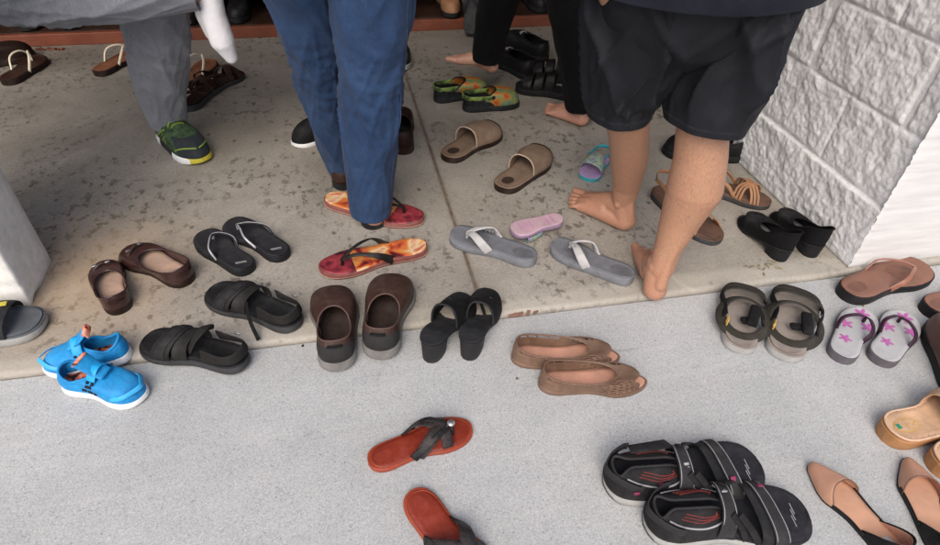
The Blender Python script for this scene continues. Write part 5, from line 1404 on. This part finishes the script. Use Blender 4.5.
SKIN_TAN = mat_skin('tan_skin', (.41, .228, .138), (.44, .215, .14))
SKIN_PALE = mat_skin('pale_skin', (.50, .29, .20), (.50, .25, .18))
DENIM = mat_cloth('blue_denim', (.016, .036, .086), (.030, .060, .132), 1100, .85, spec=.15, sheen=.05)
GREY_TROUSER = mat_cloth('grey_twill', (.155, .165, .19), (.20, .21, .235), 900, .85)
BLACK_TROUSER = mat_cloth('black_jersey', (.0045, .0045, .005), (.007, .007, .008), 900, .95, sheen=.02, spec=.1)
SHORTS_MAT = mat_cloth('black_polyester', (.007, .0075, .010), (.011, .012, .016), 1300, .68, streak=(1, 1, 1), sheen=.0, spec=.25)
SHIRT_MAT = mat_cloth('navy_jersey', (.007, .008, .014), (.012, .014, .022), 900, .85, streak=(1, 1, .3), sheen=.03, spec=.15)
SOCK = M('white_sock_knit', (.80, .80, .83), .9, .06, 30, .5, 900)
HAIR = M('dark_hair', (.02, .014, .01), .6, .4, 60, .6, 300)
V3 = Vector

def upper_body(hip_l, hip_r, lean, height, arms):
    """torso, neck, head for a figure whose hips are given"""
    c = (hip_l + hip_r) / 2; s = (hip_l - hip_r).normalized(); s.z = 0; s.normalize()
    ch, el = [], []
    waist = c + lean * .2 + V3((0, 0, .18)); chest = c + lean * .55 + V3((0, 0, .42)); neck = c + lean * .75 + V3((0, 0, .60)); head = c + lean * .9 + V3((0, 0, .76))
    for sg in (1, -1):
        ch.append([(c + s * sg * .075, .10), (waist + s * sg * .06, .095), (chest + s * sg * .085, .105), (neck + s * sg * .06 - V3((0, 0, .06)), .055)])
        ch.append([(neck + s * sg * .04 - V3((0, 0, .05)), .05), (neck + s * sg * .165 - V3((0, 0, .075)), .052)])
    ch.append([(neck - V3((0, 0, .06)), .058), (head - V3((0, 0, .06)), .052)])
    el.append((head + V3((0, 0, .01)), (.078, .09, .11)))
    return ch, el, neck, head, s

# ---------------- man in black shorts, back to us
base = V3((.75, 1.15, 0))
hl, hr = V3((.61, 1.13, .86)), V3((.80, 1.10, .86))
chL, qL = foot((.818, 1.290, .001), (-.135, .222, 0), (0, 0, 1), .256, 1); 
# his left foot: the big toe is on the right of travel as seen from behind
chL, qL = foot((.818, 1.290, .001), (-.135, .222, 0), (0, 0, 1), .256, -1)
chR, qR = foot((.752, .996, -.008), (.068, .19, 0), (0, 0, 1), .245, 1)
legs = [[(V3((.792, 1.334, .095)), .034), (V3((.782, 1.322, .16)), .040), (V3((.742, 1.275, .28)), .051), (V3((.695, 1.225, .38)), .050), (V3((.657, 1.19, .455)), .055), (V3((.63, 1.15, .65)), .075), (hl, .092)],
        [(V3((.770, 1.035, .085)), .0325), (V3((.777, 1.045, .14)), .0345), (V3((.794, 1.056, .22)), .049), (V3((.807, 1.058, .31)), .0655), (V3((.801, 1.066, .39)), .060), (V3((.790, 1.075, .455)), .057), (V3((.798, 1.08, .65)), .080), (hr, .096)]]
tch, tel, nk, hd, sv = upper_body(hl, hr, V3((-.02, .06, 0)), 1.7, None)
arms = [[(nk + V3((-.175, 0, -.08)), .050), (V3((.425, 1.05, 1.10)), .040), (V3((.425, 1.02, 1.0)), .039), (V3((.470, 1.07, .865)), .032), (V3((.488, 1.078, .80)), .029), (V3((.53, 1.10, .735)), .026)],
        [(nk + V3((.175, 0, -.08)), .050), (V3((.965, 1.03, 1.12)), .040), (V3((.93, 1.25, 1.18)), .028)]]
arms += hand((.545, 1.11, .745), (.55, .05, -1), (-.6, -.6, 0), 1, .3, .8) + hand((.93, 1.25, 1.18), (-.3, 1, .2), (.3, 0, 1), 1, .6)
tel += [(V3((.771 + .0245, 1.040, .082)), (.012, .014, .016)), (V3((.771 - .0245, 1.038, .090)), (.012, .014, .016)), (V3((.792 + .021, 1.344, .085)), (.012, .014, .016)), (V3((.792 - .0235, 1.320, .092)), (.013, .014, .016))]
legs += [[(V3((.763, 1.010, .05)), .018), (V3((.770, 1.019, .12)), .0145), (V3((.784, 1.028, .19)), .018)], [(V3((.804, 1.305, .05)), .018), (V3((.793, 1.312, .12)), .0145), (V3((.776, 1.300, .19)), .018)]]
man = organic('person', chL + chR + legs + tch + arms, tel, base, .0026, SKIN_TAN, smooth=6)
T(man, 'man seen from behind in black shorts and dark shirt, barefoot, one hand in his pocket', 'person', 'people in the porch')
bm = bmesh.new()
for x, y in ((.238, .031), (.2335, .0095), (.2245, -.0075), (.2115, -.0225), (.1965, -.0365)):
    p = qL(x - .004, y + .001, .0215 if y > .03 else .0155) - base; s_ = .0075 if y > .03 else .0042
    ellipsoid(bm, p, (s_, s_, .0016), Matrix.Rotation(math.atan2(.222, -.135), 3, 'Z'))
obj('toenails', bm, M('nail', (.55, .34, .27), .35, .05, 40, 0), man)
side, front = V3((1, 0, 0)), V3((0, 1, 0))
b1, sr1 = cloth_tube([(V3((.638, 1.190, .456)), .070, .084), (V3((.630, 1.185, .52)), .076, .089), (V3((.622, 1.16, .60)), .090, .105), (V3((.615, 1.135, .72)), .108, .13), (V3((.63, 1.12, .86)), .12, .145)], base, side, front, wr=wrinkle(.006, 2.1, 12, 1.0, drape=.020))
b2, sr2 = cloth_tube([(V3((.783, 1.064, .480)), .084, .090), (V3((.786, 1.068, .54)), .088, .097), (V3((.792, 1.075, .62)), .096, .112), (V3((.792, 1.09, .74)), .108, .138), (V3((.78, 1.10, .86)), .12, .145)], base, side, front, wr=wrinkle(.006, 7.7, 12, 1.0, drape=.022))
b3, _ = cloth_tube([(V3((.705, 1.115, .60)), .085, .06), (V3((.705, 1.115, .66)), .165, .125), (V3((.705, 1.11, .74)), .200, .148), (V3((.705, 1.11, .84)), .200, .146), (V3((.705, 1.11, .95)), .175, .125)], base, side, front, wr=wrinkle(.004, 4.4, 11, 1.0, drape=.012))
sh = join_cloth('shorts', [b1, b2, b3], SHORTS_MAT, man)
for rr in (sr1, sr2):
    bm = bmesh.new()
    for q in (9, 11): 
        c_ = sum((p for p in rr[q]), V3((0, 0, 0))) / len(rr[q])
        tube(bm, [p + (p - c_).normalized() * .0012 for p in rr[q][::2]], .0007, n=150, k=5, closed=True)
    obj('hem_stitching', bm, M('charcoal_thread', (.035, .037, .045), .7, .1, 60, 0), sh)
bm, rows = cloth_tube([(V3((.705, 1.105, .757)), .240, .186), (V3((.705, 1.105, .80)), .237, .184), (V3((.70, 1.11, .90)), .225, .172), (V3((.70, 1.115, .97)), .212, .156), (V3((.695, 1.125, 1.05)), .195, .14), (V3((.69, 1.14, 1.22)), .205, .14), (V3((.69, 1.15, 1.36)), .19, .12), (V3((.69, 1.155, 1.42)), .10, .08)], base, side, front, n=80, wr=wrinkle(.012, 9.1, 12, 1.1, drape=.010))
st = obj('shirt', bm, SHIRT_MAT, man, solid=.0022, off=1)
bm = bmesh.new(); tube(bm, rows[2][::2], .0010, n=80, k=5, closed=True); obj('hem_stitch', bm, M('navy_thread', (.05, .056, .08), .7, .1, 60, 0), st)
bms = []
for sg, e in ((-1, (.44, 1.075, 1.17)), (1, (.955, 1.06, 1.18))):
    b, _ = cloth_tube([(V3(e), .062, .062), (nk + V3((sg * .17, 0, -.08)), .072, .075), (nk + V3((sg * .09, 0, -.07)), .07, .07)], base, front, side, n=32, rings=24); bms.append(b)
join_cloth('sleeves', bms, SHIRT_MAT, man)
bm = bmesh.new(); ellipsoid(bm, hd + V3((0, -.012, .035)) - base, (.085, .095, .10)); obj('hair', bm, HAIR, man)

# ---------------- person in jeans, back to us
base = V3((.03, 1.55, 0))
hl, hr = V3((-.055, 1.44, .86)), V3((.105, 1.41, .86))
c1, _ = foot((.060, 1.425, .004), (.05, .22, 0), (0, 0, 1), .25, 1, toes=False); c2, _ = foot((-.010, 1.680, .004), (.03, .22, 0), (0, 0, 1), .25, -1, toes=False)
legs = [[(V3((.07, 1.47, .09)), .04), (V3((.082, 1.47, .28)), .058), (V3((.090, 1.455, .46)), .058), (hr, .085)], [(V3((-.008, 1.735, .09)), .04), (V3((-.018, 1.68, .28)), .056), (V3((-.03, 1.59, .46)), .056), (hl, .085)]]
tch, tel, nk, hd, sv = upper_body(hl, hr, V3((0, .05, 0)), 1.7, None)
arms = []
for sg in (-1, 1):
    w = V3((.03 + sg * .25, 1.5, .86)); arms.append([(nk + V3((sg * .16, 0, -.08)), .048), (V3((.03 + sg * .245, 1.46, 1.12)), .038), (w, .027)]); arms += hand(w, (0, .1, -1), (sg, 0, 0), sg, .4)
pj = organic('person', c1 + c2 + legs + tch + arms, tel, base, .006, SKIN_PALE, smooth=5)
T(pj, 'person standing in blue jeans beside the orange floral flip-flops', 'person', 'people in the porch')
b1, r1 = cloth_tube([(V3((.060, 1.490, .034)), .060, .068), (V3((.064, 1.488, .10)), .064, .070), (V3((.076, 1.475, .28)), .074, .078), (V3((.090, 1.455, .46)), .076, .080), (V3((.100, 1.43, .62)), .088, .092), (V3((.105, 1.415, .80)), .104, .115), (V3((.09, 1.42, .92)), .11, .12)], base, side, front, rings=110, wr=wrinkle(.0062, 3.3, 10, 1.0, stack=.0006, stack_q=.12, knee_q=.50, drape=.008))
b2, r2 = cloth_tube([(V3((-.004, 1.728, .045)), .050, .060), (V3((-.008, 1.715, .12)), .058, .066), (V3((-.020, 1.66, .28)), .066, .072), (V3((-.032, 1.59, .46)), .070, .078), (V3((-.045, 1.52, .62)), .080, .090), (V3((-.055, 1.45, .80)), .10, .11), (V3((-.04, 1.43, .92)), .11, .12)], base, side, front, rings=110, wr=wrinkle(.0062, 8.8, 10, 1.0, stack=.0006, stack_q=.12, knee_q=.50, drape=.008))
b3, _ = cloth_tube([(V3((.025, 1.43, .70)), .11, .07), (V3((.025, 1.43, .76)), .165, .115), (V3((.025, 1.43, .86)), .185, .13), (V3((.025, 1.43, 1.0)), .165, .115)], base, side, front)
jn = join_cloth('jeans', [b1, b2, b3], DENIM, pj)
bm = bmesh.new()
for rr in (r1, r2):
    tube(bm, [rr[3][k] for k in range(0, 150, 2)], .0009, n=64, k=5, closed=True)
obj('hem_seam', bm, M('denim_thread', (.035, .06, .115), .8, .2, 60, 0), jn)
bm = bmesh.new()
for rr in (r1, r2): tube(bm, [rr[k][-16] + (rr[k][-16] - (rr[k][-16] + rr[k][59]) / 2).normalized() * .0018 for k in range(2, 106, 3)], .0012, n=70, k=5)
obj('side_seam', bm, MATS['denim_thread'], jn)
def worn_shoe(heel, fwd, up, L, mat, sole, name, parent, base):
    """shoe on a foot: upper as one closed mesh, sole as its sub-part"""
    f = V3(fwd).normalized(); u = V3(up); u = (u - f * u.dot(f)).normalized(); l = u.cross(f)
    R = Matrix((f, l, u)).transposed().to_4x4(); R.translation = V3(heel) - base
    return R
for (hp, fw, mt, nm) in (((.060, 1.431, .002), (.03, .22, 0), M('dark_navy_shoe', (.012, .013, .02), .6, .3, 30, .3, 400), 'shoe'), ((-.014, 1.655, .002), (.03, .22, 0), M('brown_worn_shoe', (.06, .03, .022), .5, .3, 30, .3, 400), 'shoe')):
    L = .275; la = Last(L, .10, 1, 'round', [(0, .024), (1, .020)])
    R = worn_shoe(hp, fw, (0, 0, 1), L, mt, BLACK_RUBBER, nm, pj, base)
    bm = bmesh.new(); make_upper(bm, la, (.10, .50), .60, ((0, .062), (.5, .05), (1, .07)), .045); so = obj('shoe', bm, mt, pj, solid=.003, off=-1); so.matrix_local = R
    bm = bmesh.new(); make_sole(bm, la, flare=1.03, er=.003); obj('sole', bm, [BLACK_RUBBER, BLACK_RUBBER], so)
bm, _ = cloth_tube([(V3((.025, 1.43, .84)), .225, .165), (V3((.025, 1.435, .94)), .205, .150), (V3((.025, 1.45, 1.05)), .18, .135), (V3((.025, 1.47, 1.28)), .19, .135), (V3((.025, 1.48, 1.40)), .17, .11), (V3((.025, 1.48, 1.46)), .08, .07)], base, side, front)
obj('shirt', bm, M('sage_shirt', (.16, .2, .17), .9, .1, 20, .2, 300), pj, solid=.002)
bm = bmesh.new(); ellipsoid(bm, hd + V3((0, -.012, .035)) - base, (.085, .095, .10)); obj('hair', bm, HAIR, pj)

# ---------------- person in grey trousers lifting one foot
base = V3((-.53, 1.98, 0))
hs, hx = V3((-.43, 1.95, .86)), V3((-.57, 1.99, .86))
fwd = V3((.150, -.222, 0))
kn, an = V3((-.745, 1.76, .590)), V3((-.335, 1.775, .585))
sock_f = V3((.13, .10, -.5)); sock_u = V3((.75, -.65, .1))
c1, q1 = foot((-.607, 2.105, .006), fwd, (0, 0, 1), .255, -1, toes=False)
c2 = [[(PY(208, -10, 1.785), .026), (PY(213, 14, 1.79), .026), (PY(222, 40, 1.80), .026), (PY(229, 54, 1.81), .014)]]
legs = [[(V3((-.585, 2.075, .10)), .038), (V3((-.545, 2.02, .25)), .052), (V3((-.495, 1.955, .44)), .056), (hs, .085)], [(an + V3((.01, .01, 0)), .040), (an.lerp(kn, .35), .055), (kn, .058), (hx, .085)]]
tch, tel, nk, hd, sv = upper_body(hx, hs, V3((-.02, -.25, -.10)), 1.7, None)
arms = []
for sg, w in ((-1, V3((-.70, 1.62, .70))), (1, V3((-.20, 1.70, .74)))):
    arms.append([(nk + sv * -sg * -.16 * -1 + V3((0, 0, -.08)), .048), (V3((-.5 + sg * .27, 1.72, 1.02)), .038), (w, .027)]); arms += hand(w, (0.2, .4, -.6), (0, -1, .3), sg, .7)
pg = organic('person', c1 + c2 + legs + tch + arms, tel, base, .006, SKIN_PALE, smooth=5)
T(pg, 'person in grey trousers balancing on one green running shoe with a white sock lifted', 'person', 'people in the porch')
b1, r1 = cloth_tube([(V3((-.573, 2.060, .075)), .060, .064), (V3((-.562, 2.045, .16)), .068, .071), (V3((-.535, 2.01, .28)), .080, .080), (V3((-.497, 1.958, .43)), .084, .086), (V3((-.465, 1.95, .62)), .095, .10), (V3((-.44, 1.95, .86)), .115, .125)], base, V3((.83, .55, 0)), V3((.55, -.83, 0)), rings=100, wr=wrinkle(.006, 5.1, 9, 1.0, stack=.0010, stack_q=.10, knee_q=.55, drape=.006))
b2, r2 = cloth_tube([(an + V3((.010, 0, 0)), .054, .056), (an.lerp(kn, .18), .062, .064), (an.lerp(kn, .5), .074, .076), (an.lerp(kn, .8), .080, .082), (kn + V3((-.012, .008, .012)), .080, .082), (kn.lerp(hx, .12) + V3((-.018, 0, .018)), .086, .086), (kn.lerp(hx, .45), .098, .098), (hx + V3((.02, 0, .02)), .115, .125)], base, V3((0, -.5, .86)), V3((0, -.86, -.5)), rings=120, wr=wrinkle(.007, 1.7, 9, 1.0, knee_q=.5, drape=.007))
b3, _ = cloth_tube([(V3((-.50, 1.97, .70)), .10, .08), (V3((-.50, 1.97, .78)), .165, .12), (V3((-.50, 1.97, .90)), .18, .13), (V3((-.50, 1.95, 1.02)), .165, .12)], base, side, front)
join_cloth('trousers', [b1, b2, b3], GREY_TROUSER, pg)
A, B, C, D = PY(208, -10, 1.785), PY(213, 14, 1.79), PY(222, 40, 1.80), PY(231, 57, 1.81)
cs = [[(A, .034), (B, .033), (C, .034), (D, .019)], [(PY(203, -8, 1.80), .030), (PY(208, 14, 1.81), .033), (PY(214, 32, 1.82), .026)], [(PY(222, 38, 1.83), .028), (PY(228, 54, 1.84), .016)]]
so = organic('sock', cs, [], base, .004, SOCK, pg, smooth=8)
# running shoe
L = .278; la = Last(L, .108, 1, 'round', [(0, .034), (.5, .028), (1, .026)], [(0, .006), (.12, 0), (.8, 0), (1, .012)])
R = worn_shoe((-.613, 2.112, .001), fwd, (0, 0, 1), L, None, None, '', pg, base)
def mi_run(u, v, sg):
    if u > .80 and v < .55: return 1
    if .30 < u < .72 and abs((u * 14 + v * 3) % 1 - .5) < .12: return 2
    if u < .10: return 2
    return 0
bm = bmesh.new(); lp = make_upper(bm, la, (.04, .46), .60, ((0, .070), (.25, .058), (.6, .066), (1, .085)), .050, mi=mi_run)
rs = obj('running_shoe', bm, [GREEN_MESH, M('slate_toe', (.035, .042, .05), .7, .2, 50, .4, 600), LIME], pg, solid=.003, off=-1, sub=1); rs.matrix_local = R
bm = bmesh.new(); make_sole(bm, la, flare=1.05, er=.003, ridge=.03); sl = obj('sole', bm, [WHITE_RUBBER, WHITE_RUBBER, YELLOW, BLACK_RUBBER], rs)
for p in sl.data.polygons:
    u = p.center.x / L
    if u > .80 and p.center.y > -.035 and p.center.z < .03: p.material_index = 2
    elif .22 < u < .62: p.material_index = 3
for k in range(5):
    bm = bmesh.new(); u = .50 + .055 * k; z = .090 - .011 * k
    ribbon(bm, [la.pt(u, .62, z - .022), la.pt(u + .012, .3, z - .003), la.pt(u, -.3, z - .003), la.pt(u + .012, -.62, z - .022)], .006, .003, axis=lambda p: Vector((p.x, 0, 0)), n=14); obj('lace', bm, LIME, rs)
bm = bmesh.new(); ax = lambda p: Vector((p.x, 0, .03))
for sg in (1, -1):
    ribbon(bm, [la.pt(.74, sg * .99, .016), la.pt(.84, sg * .88, .030), la.pt(.93, sg * .55, .034), la.pt(.96, sg * .15, .033)], .005, .004, axis=lambda p: Vector((.7 * L, 0, .02)), n=18)
    ribbon(bm, [la.pt(.25, sg * 1.08, .012), la.pt(.36, sg * 1.06, .036), la.pt(.48, sg * .86, .060)], .007, .004, axis=ax, n=14)
    ribbon(bm, [la.pt(.40, sg * 1.08, .012), la.pt(.48, sg * 1.02, .034), la.pt(.56, sg * .76, .054)], .006, .004, axis=ax, n=14)
obj('lime_overlay', bm, LIME, rs)
bm, _ = cloth_tube([(V3((-.50, 1.96, .88)), .215, .165), (V3((-.505, 1.90, 1.05)), .18, .135), (V3((-.51, 1.83, 1.22)), .19, .135), (V3((-.51, 1.79, 1.33)), .17, .11), (V3((-.515, 1.77, 1.39)), .08, .07)], base, side, front)
obj('shirt', bm, M('plain_grey_shirt', (.22, .22, .23), .9, .1, 20, .2, 300), pg, solid=.002)
bm = bmesh.new(); ellipsoid(bm, hd + V3((0, .012, .035)) - base, (.085, .095, .10)); obj('hair', bm, HAIR, pg)

# ---------------- person in black trousers stepping to the left
base = V3((.78, 2.05, 0))
hs, hx = V3((.74, 1.99, .84)), V3((.66, 2.07, .84))
c1, q1 = foot((.922, 1.945, .001), (-.116, .17, 0), (0, 0, 1), .215, -1)
c2, q2 = foot((.640, 2.262, .095), (-.15, .070, .03), (0, 0, 1), .215, 1)
legs = [[(V3((.897, 1.982, .085)), .031), (V3((.865, 1.972, .22)), .048), (V3((.80, 1.965, .43)), .052), (hs, .085)], [(V3((.600, 2.281, .175)), .031), (V3((.612, 2.255, .30)), .046), (V3((.63, 2.20, .48)), .052), (hx, .085)]]
tch, tel, nk, hd, sv = upper_body(hs, hx, V3((-.04, .02, 0)), 1.6, None)
arms = []
for sg in (-1, 1):
    w = V3((.70 + sg * .23, 2.0 - sg * .08, .84)); arms.append([(nk + V3((sg * .15, -sg * .05, -.08)), .045), (V3((.70 + sg * .235, 2.03, 1.08)), .035), (w, .025)]); arms += hand(w, (0, .1, -1), (sg, 0, 0), sg, .4)
pb = organic('person', c1 + c2 + legs + tch + arms, tel, base, .0028, SKIN_PALE, smooth=4)
T(pb, 'barefoot person in black trousers stepping left with one foot lifted', 'person', 'people in the porch')
b1, _ = cloth_tube([(V3((.893, 1.978, .075)), .050, .054), (V3((.882, 1.972, .14)), .056, .060), (V3((.855, 1.968, .26)), .066, .068), (V3((.80, 1.963, .44)), .076, .078), (V3((.765, 1.97, .62)), .09, .095), (V3((.74, 1.99, .84)), .115, .125)], base, side, front, wr=wrinkle(.008, 3.9, 13, 1.0))
b2, _ = cloth_tube([(V3((.598, 2.283, .150)), .054, .056), (V3((.604, 2.275, .22)), .060, .062), (V3((.613, 2.25, .32)), .064, .068), (V3((.632, 2.19, .50)), .072, .076), (V3((.645, 2.12, .66)), .09, .095), (V3((.66, 2.06, .84)), .115, .125)], base, side, front, wr=wrinkle(.008, 6.2, 13, 1.0))
b3, _ = cloth_tube([(V3((.70, 2.03, .68)), .09, .08), (V3((.70, 2.03, .76)), .15, .12), (V3((.70, 2.03, .88)), .17, .13), (V3((.70, 2.03, 1.0)), .155, .115)], base, side, front)
join_cloth('trousers', [b1, b2, b3], BLACK_TROUSER, pb)
bm, _ = cloth_tube([(V3((.70, 2.03, .82)), .205, .16), (V3((.69, 2.035, 1.02)), .165, .125), (V3((.675, 2.04, 1.24)), .175, .125), (V3((.67, 2.045, 1.35)), .155, .10), (V3((.67, 2.045, 1.41)), .075, .065)], base, side, front)
obj('shirt', bm, SHIRT_MAT, pb, solid=.002)
bm = bmesh.new(); ellipsoid(bm, hd + V3((0, -.005, .03)) - base, (.085, .095, .105)); obj('hair', bm, HAIR, pb)

# ================================================================== LIGHT, SKY, CAMERA
SUN_EL, SUN_AZ = math.radians(46), math.radians(-112)      # azimuth of the sun measured from +X towards +Y
w = bpy.data.worlds.new('World'); SC.world = w; w.use_nodes = True
nt = w.node_tree; bg = nt.nodes['Background']; sky = nt.nodes.new('ShaderNodeTexSky'); sky.sky_type = 'NISHITA'; sky.sun_disc = False
sky.sun_elevation = SUN_EL; sky.sun_rotation = PI / 2 - SUN_AZ; sky.dust_density = 4.0; sky.air_density = .8; sky.ozone_density = 1.0
nt.links.new(sky.outputs[0], bg.inputs[0]); bg.inputs[1].default_value = .15
sd = bpy.data.lights.new('sun', 'SUN'); sd.energy = 1.2; sd.angle = math.radians(42); sd.color = (1, .965, .92)
so = bpy.data.objects.new('sun', sd); COL.objects.link(so)
dv = V3((math.cos(SUN_EL) * math.cos(SUN_AZ), math.cos(SUN_EL) * math.sin(SUN_AZ), math.sin(SUN_EL)))
so.rotation_euler = dv.to_track_quat('Z', 'Y').to_euler(); so.location = dv * 20
cam = bpy.data.cameras.new('camera'); co = bpy.data.objects.new('camera', cam); COL.objects.link(co)
cam.sensor_width = 36; cam.lens = 36 * FPX / 940; cam.clip_start = .02; cam.clip_end = 2000
co.matrix_world = Matrix.Translation((0, 0, CAMH)) @ Matrix(((ROT[0][0], -ROT[0][1], -ROT[0][2]), (ROT[1][0], -ROT[1][1], -ROT[1][2]), (ROT[2][0], -ROT[2][1], -ROT[2][2]))).to_4x4()
SC.camera = co
vs_ = SC.view_settings; vs_.view_transform = 'Standard'; vs_.look = 'None'; vs_.gamma = 1; vs_.use_curve_mapping = False
vs_.exposure = .42
